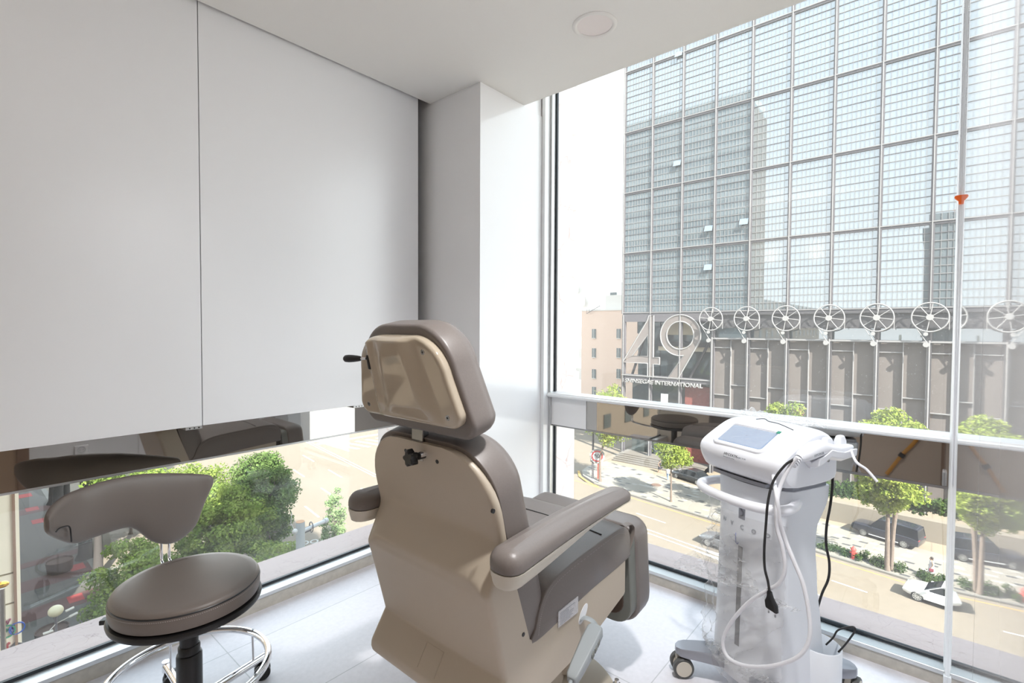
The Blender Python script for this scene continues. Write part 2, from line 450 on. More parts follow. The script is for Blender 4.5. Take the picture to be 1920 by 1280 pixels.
# left wall: sliding white panels hung in front of the left window
wl = empty('wall_left', (0, 2.22, 0.905), kind='structure')
def slab(x0, x1):
    q = MB(); q.box(x0, x1, 2.22, 2.24, 0.905, 2.60); return q.build('panel', M['white_panel'], wl, origin=(0,2.22,0.905), smooth=0, bevel=0.0012, seg=2)
slab(XB, 0.6905); slab(0.6935, 1.776)
for xx in (0.664, 1.40):
    q = MB(); q.box(xx-0.03, xx+0.028, 2.224, 2.30, 0.893, 0.904)
    for dx in (-0.016, 0.0, 0.016): q.cyl((xx+dx, 2.223, 0.8985), (xx+dx, 2.2225, 0.8985), 0.003, n=8, mi=1)
    q.build('bracket', [M['alu'], M['black']], wl, origin=(0,2.22,0.905))
b = MB(); b.box(XB, 1.84, 2.43, 2.50, 0.86, 2.90); struct(b, 'wall_left_light_block', M['dark_gap'])  # added dark board, blocks sky light leaking in behind the panels

# right wall: two glossy white panels ending at the window mullion, and a dark timber door beside the camera
wr = empty('wall_right', (0, -0.05, 0), kind='structure')
for x0, x1 in ((0.42, 1.046), (1.050, 2.344)):
    q = MB(); q.box(x0, x1, -0.09, -0.053, 0.0, CH); q.build('panel', M['gloss_white'], wr, origin=(0,-0.05,0), smooth=0)
q = MB(); q.box(1.046, 1.050, -0.085, -0.056, 0.0, CH); q.build('joint', M['alu'], wr, origin=(0,-0.05,0), smooth=0)
q = MB(); q.box(XB, 2.342, -0.15, -0.09, -0.1, 2.90); q.build('backing', M['beige_wall'], wr, origin=(0,-0.05,0), smooth=0)
dr = empty('door_1', (-0.02, -0.05, 0), kind='structure')
q = MB(); q.box(-0.42, 0.36, -0.088, -0.055, 0.0, 2.1); q.build('door_leaf', principled('door_wood', (150,126,104), 0.5, noise=(6,0.08)), dr, origin=(-0.02,-0.05,0), smooth=0)
q = MB(); q.box(0.36, 0.42, -0.09, -0.045, 0.0, 2.16); q.box(-0.48, -0.42, -0.09, -0.045, 0.0, 2.16); q.box(-0.48, 0.42, -0.09, -0.045, 2.1, 2.16)
q.build('door_frame', principled('door_frame', (120,96,80), 0.5), dr, origin=(-0.02,-0.05,0), smooth=0)

# ---- window_1 (left)
w1 = empty('window_1', (0.3, 2.40, 0), kind='structure')
O1 = (0.3, 2.40, 0)
def w1b(q, name, m, **k): return q.build(name, m, w1, origin=O1, **{'smooth': 0, **k})
q = MB(); q.box(XB, 1.84, 2.33, 2.43, 0.0, 0.056); w1b(q, 'plinth', M['plinth'])
q = MB(); q.box(XB, 1.84, 2.324, 2.352, 0.056, 0.073); q.box(XB, 1.84, 2.352, 2.412, 0.05, 0.066); w1b(q, 'sill_rail', M['alu'], bevel=0.002)
q = MB(); q.box(XB, 1.84, 2.405, 2.419, 0.058, 0.078); w1b(q, 'gasket', M['gasket'])
q = MB(); q.box(XB, 1.84, 2.419, 2.427, 0.05, 0.74); w1b(q, 'pane', M['glass_low'])
q = MB(); q.box(XB, 1.84, 2.388, 2.394, 0.733, 0.90); w1b(q, 'mirror_band', M['bronze'])
q = MB(); q.box(XB, 1.84, 2.386, 2.430, 0.725, 0.733); q.box(XB, 1.84, 2.394, 2.43, 0.733, 0.92); w1b(q, 'transom', M['alu'])

# ---- window_2 (right)
w2 = empty('window_2', (2.43, 0.9, 0), kind='structure')
O2 = (2.43, 0.9, 0)
def w2b(q, name, m, **k): return q.build(name, m, w2, origin=O2, **{'smooth': 0, **k})
q = MB(); q.box(2.37, 2.47, -0.16, 1.80, 0.0, 0.047); w2b(q, 'plinth', M['plinth'])
q = MB(); q.box(2.364, 2.392, -0.046, 1.80, 0.047, 0.064); q.box(2.392, 2.447, -0.046, 1.80, 0.040, 0.056); w2b(q, 'sill_rail', M['alu'], bevel=0.002)
q = MB(); q.cyl((2.452, -0.046, 0.060), (2.452, 1.78, 0.060), 0.011, n=12); w2b(q, 'gasket', M['gasket'], smooth=40)
q = MB(); q.box(2.461, 2.469, -0.05, 1.78, 0.05, 0.735); w2b(q, 'lower_pane', M['glass_low'])
q = MB(); q.box(2.461, 2.469, -0.05, 1.78, 0.90, 2.90); w2b(q, 'upper_pane', M['glass'])
q = MB(); q.box(2.428, 2.436, -0.046, 1.765, 0.722, 0.884); w2b(q, 'mirror_band', M['bronze'])
yp = at(1099, 790, 0, 2.426)[1]; q = MB(); q.box(2.424, 2.4279, yp, 1.768, 0.7205, 0.8855); w2b(q, 'column_reflection', M['column_white'])  # white plate painted in for the bright column's reflection in the band
q = MB(); q.box(2.426, 2.470, -0.046, 1.775, 0.712, 0.722); q.box(2.436, 2.470, -0.046, 1.775, 0.722, 0.886); w2b(q, 'band_edge', M['steel'])
q = MB()
q.loft([[(x, y, z) for x, z in ((2.398,0.888),(2.392,0.894),(2.392,0.903),(2.402,0.907),(2.404,0.912),(2.47,0.918),(2.47,0.884),(2.436,0.884),(2.428,0.888))] for y in (-0.046, 1.775)])
w2b(q, 'transom', M['alu_white'], bevel=0.001, seg=2)
q = MB()
q.loft([[(x, y, z) for x, y in ((2.352,-0.049),(2.356,-0.0455),(2.385,-0.0455),(2.39,-0.0425),(2.47,-0.0425),(2.47,-0.070),(2.39,-0.070),(2.352,-0.064))] for z in (0.056, 2.90)])
q.box(2.345, 2.39, -0.070, -0.042, 0.0, 0.056)
w2b(q, 'mullion', M['alu_white'], bevel=0.0015, seg=2)
q = MB(); q.box(2.362, 2.412, 1.776, 1.80, 0.064, 2.90); w2b(q, 'jamb', M['alu_white'], bevel=0.001)
q = MB(); q.box(2.412, 2.449, 1.762, 1.80, 0.064, 2.90); w2b(q, 'jamb_track', M['alu'])
q = MB(); q.box(2.449, 2.463, 1.752, 1.78, 0.064, 2.90); w2b(q, 'jamb_gasket', M['gasket'])

# outside stone: ledges under both windows and the corner pier
b = MB(); b.box(XB, 2.76, 2.43, 2.745, -0.25, 0.035); b.box(2.47, 2.765, -0.4, 2.43, -0.25, 0.018); struct(b, 'ledge_outside', M['ledge'], bevel=0.004, seg=2)
b = MB(); b.box(2.475, 2.755, 1.815, 2.735, 0.018, 2.9); b.box(1.86, 2.475, 2.43, 2.735, 0.036, 2.9); struct(b, 'pier_outside', M['pier'])

# down light
dl = at(1115, 47, 2, CH)
r = empty('ceiling_downlight', (dl[0], dl[1], CH), 0, 'round white recessed downlight in the ceiling', 'light')
q = MB(); q.lathe([(0.073,0.0),(0.073,-0.004),(0.079,-0.0075),(0.086,-0.007),(0.0915,-0.003),(0.092,0.0)], n=64, cap=False); q.build('trim_ring', M['downlight_rim'], r)
q = MB(); q.lathe([(0.0005,-0.0008),(0.073,-0.0008),(0.073,0.0)], n=64); q.build('diffuser', M['downlight_face'], r)

# bead chain of the blind with its orange connector
pc = at(1801, 372, 0, 2.34)
r = empty('blind_pull_chain', (pc[0], pc[1], pc[2]), 0, 'white bead pull chain with orange clip hanging at the window mullion', 'blind cord')
oc = (pc[0], pc[1], pc[2])
q = MB()
for k in range(2):
    yy = pc[1] + (-0.004 if k else 0.004)
    z = 2.62
    while z > 1.96:
        q.sphere((pc[0], yy, z), 0.0022, 6); z -= 0.0062
q.build('bead_chain', M['hose'], r, origin=oc)
q = MB()
for yy in (pc[1]-0.0045, pc[1]+0.0045): q.tube(smooth_path([(pc[0], yy, pc[2]+0.64), (pc[0], yy*1.0, pc[2]+0.1), (pc[0], yy, pc[2]-0.05), (pc[0]+0.006, pc[1], 0.75)], 8), 0.0013, 6)
q.build('cord', M['hose'], r, origin=oc)
q = MB()
q.loft([rg for rg in [[(pc[0]+d, pc[1]+u*s, pc[2]+z) for d, u in ((-0.006,-1),(0.006,-1),(0.006,1),(-0.006,1))] for z, s in ((-0.020,0.0045),(-0.008,0.0055),(0.0,0.0135),(0.005,0.0165),(0.010,0.0150),(0.0115,0.010))]])
q.build('clip', M['orange'], r, origin=oc, bevel=0.0015)

# wall socket on the glossy wall (mirrored in the left band)
r = empty('wall_socket', (0.70, -0.05, 0.35), 0, 'white double power socket on the glossy white wall', 'socket')
q = MB(); q.box(0.66,0.74,-0.054,-0.042,0.29,0.41); q.build('plate', M['gloss_white'], r, origin=(0.70,-0.05,0.35), bevel=0.004)
for z in (0.322, 0.378):
    q = MB(); q.lathe([(0.020,0.0),(0.0225,0.0012),(0.0225,-0.004),(0.020,-0.004)], (0.70,-0.042,z), 24, axis='y', cap=False)
    for dx in (-0.0095, 0.0095): q.cyl((0.70+dx,-0.0425,z),(0.70+dx,-0.0405,z),0.0028,n=8)
    q.build('outlet', M['grey_plastic'], r, origin=(0.70,-0.05,0.35))

# strap hanging on the back wall (seen in the right mirror band)
SP = (XB+0.02, 0.06, 0.62)
r = empty('hanging_strap', SP, 0, 'yellow strap with black buckle hanging from a hook on the beige back wall', 'strap')
q = MB(); pth = smooth_path([(XB+0.02,y,z) for y, z in ((0.02,0.60),(0.05,0.50),(0.105,0.385),(0.155,0.30),(0.21,0.22),(0.27,0.11),(0.315,0.03))], 8)
q.tube(pth, 0.014, 8, flat=0.3); q.build('webbing', M['yellow_strap'], r, origin=SP)
q = MB(); q.obox((XB+0.022,0.212,0.215),(0.010,0,0),(0,0.020,0.012),(0,0.010,-0.016)); q.build('buckle', M['black'], r, origin=SP, bevel=0.004)
q = MB(); q.cyl((XB,0.02,0.605),(XB+0.04,0.02,0.615),0.006,n=10); q.build('hook', M['steel'], r, origin=SP)

# added fill light in an unseen downlight fitting over the near room
for k, (x, y, lab) in enumerate(((1.0,0.25,'added fill downlight, unseen, in the ceiling nearest the glossy right wall'),)):
    r = empty('ceiling_downlight', (x, y, CH), 0, lab, 'light')
    q = MB(); q.lathe([(0.073,0.0),(0.073,-0.004),(0.079,-0.0075),(0.086,-0.007),(0.0915,-0.003),(0.092,0.0)], n=48, cap=False); q.build('trim_ring', M['downlight_rim'], r)
    q = MB(); q.lathe([(0.0005,-0.0008),(0.073,-0.0008),(0.073,0.0)], n=48); q.build('diffuser', M['downlight_face'], r)
    L = bpy.data.lights.new('downlight', 'SPOT'); L.energy = FILL_LAMP*(1.0 if k == 0 else 0.25); L.spot_size = radians(132); L.spot_blend = 0.9; L.shadow_soft_size = 0.07; L.color = (1.0,0.995,0.99)
    lo = bpy.data.objects.new('downlight', L); COL.objects.link(lo); lo.location = (x, y, CH-0.02)

# added fill light on the back wall, unseen, aimed up at the ceiling
r = empty('added_uplight', (XB, 1.1, 1.86), 0, 'added fill light in an unseen white box on the beige back wall', 'light')
q = MB(); q.box(XB, XB+0.11, 0.80, 1.40, 1.80, 1.86); q.build('housing', M['alu_white'], r, origin=(XB,1.1,1.86), bevel=0.004)
q = MB(); q.box(XB+0.01, XB+0.10, 0.81, 1.39, 1.859, 1.862); q.build('diffuser', M['downlight_face'], r, origin=(XB,1.1,1.86), smooth=0)
for yy in (0.9, 1.3):
    L = bpy.data.lights.new('fill_uplight', 'SPOT'); L.energy = FILL_UP; L.spot_size = radians(112); L.spot_blend = 0.9; L.shadow_soft_size = 0.05; L.color = (1.0,0.995,0.99)
    lo = bpy.data.objects.new('fill_uplight', L); COL.objects.link(lo); lo.location = (XB+0.06, yy, 1.93); lo.rotation_euler = Vector((-0.12,0,-1)).to_track_quat('Z','Y').to_euler()
# ------------------------------------------------------------------ treatment chair (faces +X, seen from behind)
YC = 1.052; CO = (1.36, YC, 0.0)
ch = empty('treatment_chair', CO, 0, 'taupe leather treatment chair with cream plastic back shell and armrests', 'treatment chair')
def cb(q, name, m, parent=None, **k): return q.build(name, m, parent or ch, origin=CO, **k)
T1 = 0.27                                      # recline of the backrest
vx, vz = -sin(T1), cos(T1); nx, nz = cos(T1), sin(T1)
# --- back shell
def xb(z):   # back face of the plain plate
    return lerp_tab([(0.30,0.895),(0.42,0.908),(0.60,0.902),(0.776,0.890),(0.915,0.858),(1.0,0.840)], z)
BPROF = [(0.0,0.0),(0.012,0.0015),(0.022,0.005),(0.106,0.0500),(0.116,0.0535),(0.126,0.0540),(0.142,0.0525)]
def bump(z, y=0.0, w=0.2555):
    if z <= 0.421: return 0.0
    R = 0.080; e = max(0.0, abs(y) - (w - R)); zt = 0.800 - (R - sqrt(max(0.0, R*R - min(e, R)**2)))
    up = lerp_tab(BPROF, zt - z) if z < zt else 0.0
    lo = 0.0525*(z - 0.421)/(0.650 - 0.421)
    return max(0.0, min(up, lo))
def flare(z): return lerp_tab([(0.300,0.026),(0.318,0.042),(0.341,0.043),(0.421,0.0)], z)
def xf(z): return lerp_tab([(0.30,1.055),(0.365,1.044),(0.483,1.006),(0.635,0.954),(0.777,0.910),(0.878,0.877),(0.952,0.862),(1.0,0.856)], z)
def hw(z):
    w = 0.2555
    R = 0.155; zt = 0.992
    if z > zt - R:
        t = min(1, (z - (zt - R))/R); w -= R*(1 - sqrt(max(0, 1 - t*t)))*0.95
    return w
zs = [0.300,0.304,0.312,0.325,0.338,0.345,0.36,0.38,0.40,0.415,0.4195,0.424,0.44,0.47,0.50,0.53,0.56,0.59,0.61,0.625,0.635,0.643,0.65,0.657,0.664,0.67,0.676,0.682,0.69,0.70,0.71,0.72,0.73,0.74,0.75,0.76,0.768,0.774,0.78,0.786,0.792,0.80,0.81,0.825,0.85,0.875,0.90,0.92,0.938,0.952,0.964,0.974,0.981,0.987,0.992]
rings = []
for z in zs:
    w = hw(z); x0 = xb(z); x1 = max(xf(z), x0 + 0.022); ring = []
    cr = 0.016
    for y in np.linspace(-1, 1, 91):
        yy = y*(w - cr)
        ring.append((x0 - bump(z, yy, w) - (flare(z) if z < 0.421 else 0), yy))
    xe = x0 - bump(z, w - cr, w) - (flare(z) if z < 0.421 else 0)
    side = []
    dx = min(cr, x1 - xe)
    for a in np.linspace(0, pi/2, 8)[1:]: side.append((xe + dx*(1 - cos(a)), (w - cr) + cr*sin(a)))
    for t in (0.33, 0.66, 1.0): side.append((xe + dx + (x1 - xe - dx)*t, w))
    inner = [(x1, w - 0.006), (x1 - 0.005, w - 0.014)]
    s2 = side + inner
    full = [(x, -y) for x, y in reversed(s2)] + ring[0:] + s2
    rings.append([(x, YC + y, z) for x, y in full])
q = MB(); q.loft(rings)
shell = cb(q, 'back_shell', M['cream'], smooth=50)
# recessed square on the lower band
q = MB()
zz = lambda t: 0.352 + t*0.055
for (ya, yb, ta, tb) in ((1.083,1.0845,0,1),(1.012,1.0135,0,1),(1.012,1.0845,0.97,1.0)):
    f = lambda y, t: (xb(zz(t)) - flare(zz(t)) - 0.0012, y, zz(t))
    g = lambda y, t: (xb(zz(t)) - flare(zz(t)) + 0.002, y, zz(t))
    q.loft([[f(ya,ta), f(yb,ta), f(yb,tb), f(ya,tb)], [g(ya,ta), g(yb,ta), g(yb,tb), g(ya,tb)]])
cb(q, 'emblem_recess', M['cream'], shell)
# plugs (dark screw holes)
def plug(p, n, r=0.0055):
    q = MB(); p = Vector(p); n = Vector(n).normalized(); q.cyl(p - n*0.004, p + n*0.0015, r, n=12); return q
for y, z in ((1.115, 0.958), (0.985, 0.95)): cb(plug((xb(z), y, z), (-1,0,-0.2)), 'screw_hole', M['black'], shell)
for p in ((925,958),(981,1189)):
    a = at(p[0], p[1], 1, YC-0.2555); cb(plug(a, (0,-1,0)), 'screw_hole', M['black'], shell)

# --- backrest cushion
def mapb(u, v, d): return (1.018 + vx*v + nx*d, YC + u, 0.455 + vz*v + nz*d)
out = []
Rt = 0.135; hwid = 0.250; top = 0.572
out = [(-hwid+0.03, 0.0), (hwid-0.03, 0.0)] + [(hwid-0.03+0.03*sin(a), 0.03-0.03*cos(a)) for a in np.linspace(0.2, pi/2, 5)]
out += [(hwid - Rt + Rt*cos(a), top - Rt + Rt*sin(a)) for a in np.linspace(0, pi/2, 14)]
out += [(-(hwid - Rt) + Rt*cos(a), top - Rt + Rt*sin(a)) for a in np.linspace(pi/2, pi, 14)]
out += [(-(hwid-0.03)-0.03*sin(a), 0.03-0.03*cos(a)) for a in np.linspace(pi/2, 0.2, 5)]
out = resample(out, 110)
q = MB(); q.pillow(out, -0.010, 0.106, 0.004, 0.05, mapb, 0.0, 0.018); cb(q, 'backrest_cushion', M['leather'], smooth=60)

# --- seat cushion with stitched side panels, on a cream base
def seat_top(x): return sm_tab([(1.03,0.535),(1.12,0.582),(1.30,0.600),(1.46,0.628),(1.535,0.618)], x)
prof = [(1.030,0.462),(1.034,0.50),(1.050,0.545),(1.078,0.578),(1.12,0.600),(1.20,0.612),(1.32,0.620),(1.42,0.627),(1.48,0.628),(1.525,0.622),(1.556,0.600),(1.570,0.565),(1.566,0.525),(1.553,0.506),(1.30,0.488)]
prof = resample([(p[0], p[1]) for p in smooth_path([(x, z, 0) for x, z in prof], 6, True)], 90)
prof = prof[::-1]
cx_, cz_ = 1.30, 0.54
q = MB(); rings = []
for y, s, b in ((-0.2555,0.93,0),(-0.2545,0.965,0),(-0.2495,0.985,0),(-0.240,0.998,0),(-0.225,1.0,0.002),(-0.15,1.0,0.008),(0,1.0,0.011),(0.15,1.0,0.008),(0.225,1.0,0.002),(0.240,0.998,0),(0.2495,0.985,0),(0.2545,0.965,0),(0.2555,0.93,0)):
    ring = []
    for x, z in prof:
        dx = (x - cx_); dz = (z - cz_)
        k = 1 - (1 - s)*0.055/max(0.055, sqrt(dx*dx+dz*dz)) if s > 0 else 0.0
        up = b*sstep(0.0, 0.04, dz)
        ring.append((cx_ + dx*k, YC + y, cz_ + dz*k + up))
    rings.append(ring)
q.loft(rings)
seat = cb(q, 'seat_cushion', M['leather'], smooth=60)
for s in (-1, 1):
    st = [p for p in prof if p[1] > 0.47 and not (p[0] > 1.54 and p[1] < 0.60)]
    st = [p for p in prof]
    # dashes of thread just under the top edge of the side panel
    q = MB(); acc = 0; on_ = True; last = None
    edge = smooth_path([(1.044,0.478,0),(1.051,0.514,0),(1.067,0.548,0),(1.092,0.574,0),(1.13,0.590,0),(1.20,0.601,0),(1.32,0.609,0),(1.42,0.616,0),(1.48,0.617,0),(1.515,0.608,0),(1.535,0.597,0)], 14)
    for i in range(len(edge)-1):
        a, c = edge[i], edge[i+1]
        if i % 2 == 0: q.cyl((a.x, YC+s*0.2545, a.y-0.004), (c.x, YC+s*0.2545, c.y-0.004), 0.0013, n=5)
    cb(q, 'stitching', M['thread'], seat)
    q = MB(); q.tube([(p.x, YC+s*0.2505, p.y+0.006) for p in edge], 0.0016, 5); cb(q, 'seam', M['leather_stool'], seat)
q = MB(); q.tube([(1.405, YC+y, 0.6255+0.0105*(1-(y/0.25)**2)*0.9+0.002) for y in np.linspace(-0.235,0.235,24)], 0.0022, 5); cb(q, 'seat_seam', M['black'], seat)

# seat base panels
for s in (-1, 1):
    poly = [(0.985,0.300),(1.01,0.302),(1.20,0.318),(1.30,0.330),(1.528,0.387),(1.535,0.394),(1.535,0.506),(1.45,0.500),(1.02,0.476),(0.985,0.474)]
    q = MB(); q.prism(poly, lambda u, v, w: (u, YC + s*w, v), 0.236, 0.2545)
    pnl = cb(q, 'seat_base', M['cream'], bevel=0.003)
q = MB(); q.box(1.0, 1.52, YC-0.236, YC+0.236, 0.40, 0.485); cb(q, 'seat_frame', M['brown'], smooth=0)
# rating plate
q = MB(); a, c = at(1046,1174,1,YC-0.256), at(1083,1142,1,YC-0.256)
z0, z1 = a[2], a[2]+0.048
q.loft([[(a[0],YC-w,a[2]-0.004),(c[0],YC-w,c[2]-0.008),(c[0],YC-w,c[2]+0.040),(a[0],YC-w,a[2]+0.042)] for w in (0.2546,0.2578)])
plate = cb(q, 'rating_plate', M['paper'], smooth=0)
q = MB()
random.seed(3)
for k in range(8):
    t = 0.12 + 0.1*k; l0 = 0.08; l1 = 0.5 + 0.4*random.random()
    A = Vector((a[0], YC-0.2580, a[2]-0.004)); U = Vector((c[0]-a[0], 0, c[2]-a[2]-0.004)); V = Vector((0,0,0.046))
    p = A + V*t
    q.obox(p + U*((l0+l1)/2), U*((l1-l0)/2), V*0.016, (0,0.0002,0))
cb(q, 'print', M['ink_light'], plate, smooth=0)

# --- armrests
def arm(s):
    AL, AX = 0.340, 1.166
    o = rrect(AL, 0.047, [0.044,0.040,0.040,0.044], 10)
    o = resample(o, 90)
    # slightly wider in the middle, toed in towards the front
    def ctr(t): return YC + s*(0.304 - 0.048*t)
    def mp(u, v, d):
        t = (u + AL)/(2*AL)
        return (AX + u, ctr(t) + v*(1.0 + 0.05*sin(pi*t) - 0.04*t), 0.744 + d*(1 - 0.38*t) + 0.010*sin(pi*t) - 0.004)
    q = MB(); q.pillow(o, 0.0, 0.048, 0.003, 0.033, mp, 0.0, 0.005)
    ar = cb(q, 'armrest', M['leather'], smooth=60)
    q = MB(); rg = []
    for z, k, w in ((0.742,1.0,1.0),(0.730,0.99,0.97),(0.726,0.975,0.91),(0.716,0.955,0.87),(0.707,0.92,0.78),(0.703,0.80,0.5)):
        ring = []
        for u, v in o:
            t = (u + AL)/(2*AL)
            zz = 0.742 - (0.742 - z)*(1.0 - 0.80*sstep(0.12, 0.92, t)) + 0.010*sin(pi*t) - 0.004
            ring.append((AX + u*(0.985 + 0.015*k) + (0 if u > 0 else (1-k)*0.06), ctr(t) + v*w, zz))
        rg.append(ring)
    q.loft(rg); cb(q, 'arm_shell', M['cream_light'], ar, smooth=50)
    yi = YC + s*0.2545
    q = MB(); q.box(0.905, 0.985, min(yi, ctr(0.15)), max(yi, ctr(0.15)), 0.715, 0.736)
    cb(q, 'arm_bracket', M['black'], ar, bevel=0.004)
arm(-1); arm(1)

# --- headrest
TH = 0.20
hx, hz = -sin(TH), cos(TH); mx_, mz_ = cos(TH), sin(TH)
def maph(u, v, d): return (0.808 + hx*v + mx_*d, YC + u, 1.055 + hz*v + mz_*d)
def trap(wb, wt, h, rb, rt, n=12, v0=0.0):
    """trapezoid, wider at the bottom, big top corners"""
    o = []
    o += [(wb - rb + rb*sin(a), v0 + rb - rb*cos(a)) for a in np.linspace(0, pi/2, n)]
    o += [(wt - rt + rt*cos(a), v0 + h - rt + rt*sin(a)) for a in np.linspace(0.12, pi/2, n)]
    o += [(-x, y) for x, y in reversed(o)]
    return resample(o, 120)
q = MB()
hp = trap(0.206, 0.180, 0.228, 0.036, 0.112)
def hfield(u, v):
    # raised centre field: steep at its left (+y) flank, soft on the right, widening downwards
    lft = sstep(0.118, 0.098, u)                           # +u is the left side in the photo
    rgt = sstep(-0.085 - 0.075*(1 - v/0.228), -0.030 - 0.065*(1 - v/0.228), u)
    topb = 0.6 + 0.4*sstep(0.0, 0.2, v)
    gro = -0.007*math.exp(-((u-0.072)/0.016)**2)*sstep(0.02, 0.07, v)
    low = 0.45 + 0.55*sstep(0.012, 0.050, v)
    return 0.020*lft*rgt*topb*low + gro
q.pillow(hp, -0.004, 0.022, 0.010, 0.003, maph, 0.0, 0.0, nb=26, field0=hfield)
hplate = cb(q, 'headrest_shell', M['cream_gloss'], smooth=60)
hc = trap(0.226, 0.190, 0.290, 0.045, 0.128, v0=-0.036)
q = MB(); q.pillow(hc, 0.020, 0.128, 0.012, 0.050, maph, 0.0, 0.010); cb(q, 'headrest_cushion', M['leather'], smooth=60)
for u, v in ((0.165, 0.030), (-0.165, 0.030), (-0.110, 0.190), (0.125,0.185)):
    q = MB(); p = Vector(maph(u, v, -0.003)); n = Vector((-mx_, 0, -mz_))
    q.tube([p, p + n*0.0018], [0.0078, 0.0066], 16); q.cyl(p, p + n*0.0022, 0.003, n=6, mi=1)
    cb(q, 'screw', [M['steel'], M['black']], hplate)
# adjusting lever in its slot
q = MB(); p = Vector(maph(0.100, 0.168, -0.024))
q.obox(p + Vector((0.006,0,-0.008)), (0.006,0,0), (0,0.0045,0), (hx*0.020,0,hz*0.020)); cb(q, 'lever_slot', M['black'], hplate, bevel=0.003)
lv = MB(); a = p + Vector((-0.004,0.0,0.002)); d = Vector((-0.25, 0.96, -0.03)).normalized()
lv.cyl(a, a + d*0.030, 0.0032, n=10, mi=1)
lv.tube([a + d*t for t in (0.018,0.021,0.030,0.045,0.060,0.071,0.076,0.078)], [0.004,0.0068,0.0082,0.0098,0.0105,0.0098,0.0065,0.002], 16)
cb(lv, 'lever', [M['black'], M['chrome']], smooth=60)
# post and star knob
q = MB(); q.box(0.850, 0.872, YC-0.008, YC+0.040, 0.94, 1.10); cb(q, 'headrest_post', M['steel'], bevel=0.002)
kp = at(767, 859, 0, 0.800)
q = MB(); kx = 0.812; ky, kz = kp[1], kp[2]
star = [( (0.0195 + 0.0040*cos(5*a))*cos(a), (0.0195 + 0.0040*cos(5*a))*sin(a)) for a in np.linspace(0, 2*pi, 61)[:-1]]
def mk(u, v, w): return (kx + w, ky + u, kz + v)
q.loft([[mk(u*k, v*k, w) for u, v in star] for w, k in ((-0.018,0.80),(-0.014,1.0),(0.002,1.0),(0.006,0.7))])
q.cyl((kx+0.004,ky,kz),(kx+0.050,ky,kz),0.010,n=16); q.cyl((kx+0.02,ky-0.004,kz+0.004),(kx+0.050,ky-0.012,kz+0.008),0.0085,n=16,mi=1)
cb(q, 'star_knob', [M['black'], M['chrome']], smooth=40)

# --- leg rest, folded down
TL = radians(6)
def mapl(u, v, d): return (1.600 + sin(TL)*v + cos(TL)*d, YC + u, 0.578 - cos(TL)*v + sin(TL)*d)
o = resample(rrect(0.2555, 0.192, [0.06,0.06,0.09,0.09], 10, 0, 0.151), 110)
q = MB(); q.pillow([(u, v) for u, v in o], 0.010, 0.140, 0.012, 0.055, lambda u, v, d: mapl(u, 0.330 - v, d), 0, 0.014)
leg = cb(q, 'leg_rest', M['leather'], smooth=60)
o = resample(rrect(0.2475, 0.170, [0.02,0.02,0.08,0.08], 10, 0, 0.150), 90)
q = MB(); q.pillow(o, -0.032, 0.012, 0.006, 0.002, lambda u, v, d: mapl(u, 0.330 - v, d)); fr = cb(q, 'leg_rest_frame', M['grey_frame'], leg, smooth=50)
o = resample(rrect(0.218, 0.135, 0.06, 10, 0, 0.148), 80)
q = MB(); q.pillow(o, -0.036, -0.024, 0.003, 0.002, lambda u, v, d: mapl(u, 0.330 - v, d)); cb(q, 'leg_rest_back', M['brown'], fr, smooth=50)
q = MB(); q.tube([mapl(-0.13+0.06*cos(a), 0.262+0.035*sin(a), -0.040) for a in np.linspace(0, pi, 12)], 0.004, 8); cb(q, 'hinge_ring', M['chrome'], fr)
# leather tab between seat and leg rest
q = MB(); q.tube(smooth_path([(1.545,YC-0.235,0.615),(1.585,YC-0.242,0.612),(1.602,YC-0.244,0.590),(1.588,YC-0.244,0.555),(1.572,YC-0.242,0.53)], 6), 0.012, 8, flat=0.35); cb(q, 'hinge_flap', M['leather_stool'], leg, smooth=60)

# --- base on the floor
q = MB(); q.lathe([(0.001,0.001),(0.283,0.001),(0.290,0.008),(0.290,0.020),(0.284,0.027),(0.262,0.031),(0.20,0.036),(0.150,0.042),(0.146,0.058),(0.128,0.074),(0.118,0.080),(0.10,0.082),(0.096,0.12),(0.085,0.13),(0.080,0.34),(0.001,0.34)], (1.36, YC, 0), 72)
cb(q, 'pedestal', M['cream'], smooth=35)
q = MB(); q.lathe([(0.001,0),(0.05,0),(0.075,0.02),(0.08,0.06),(0.06,0.08),(0.001,0.085)], (1.46, YC-0.05, 0.08), 24); cb(q, 'pedal_cover', M['cream'], smooth=40)
q = MB(); q.cyl((1.57,0.845,0.0),(1.57,0.845,0.03),0.014,n=16); q.cyl((1.57,0.845,0.03),(1.57,0.845,0.045),0.008,n=12); cb(q, 'levelling_foot', M['chrome'])
q = MB(); q.box(1.10, 1.50, YC-0.16, YC+0.16, 0.325, 0.42); cb(q, 'lift_frame', M['brown'], smooth=0)
# hook in its slot
hk = at(1092, 1168, 1, YC-0.256)
q = MB(); ho = [(0.026*cos(a)*0.8, 0.018*sin(a)) for a in np.linspace(0, 2*pi, 24)[:-1]]
q.prism([(hk[0]+0.006+u*1.2, hk[2]+0.026+v*1.15+u*0.7) for u, v in ho], lambda u, v, w: (u, YC-w, v), 0.2535, 0.2552); cb(q, 'hook_slot', M['white_panel'], smooth=0)
q = MB(); h0 = Vector((hk[0]-0.006, YC-0.250, hk[2]+0.010))
q.tube(smooth_path([h0, h0+Vector((0.004,-0.018,0.012)), h0+Vector((0.012,-0.040,0.006)), h0+Vector((0.020,-0.052,-0.014)), h0+Vector((0.020,-0.054,-0.035))], 5), 0.0125, 8, flat=0.28); cb(q, 'remote_hook', M['grey_plastic'], smooth=60)
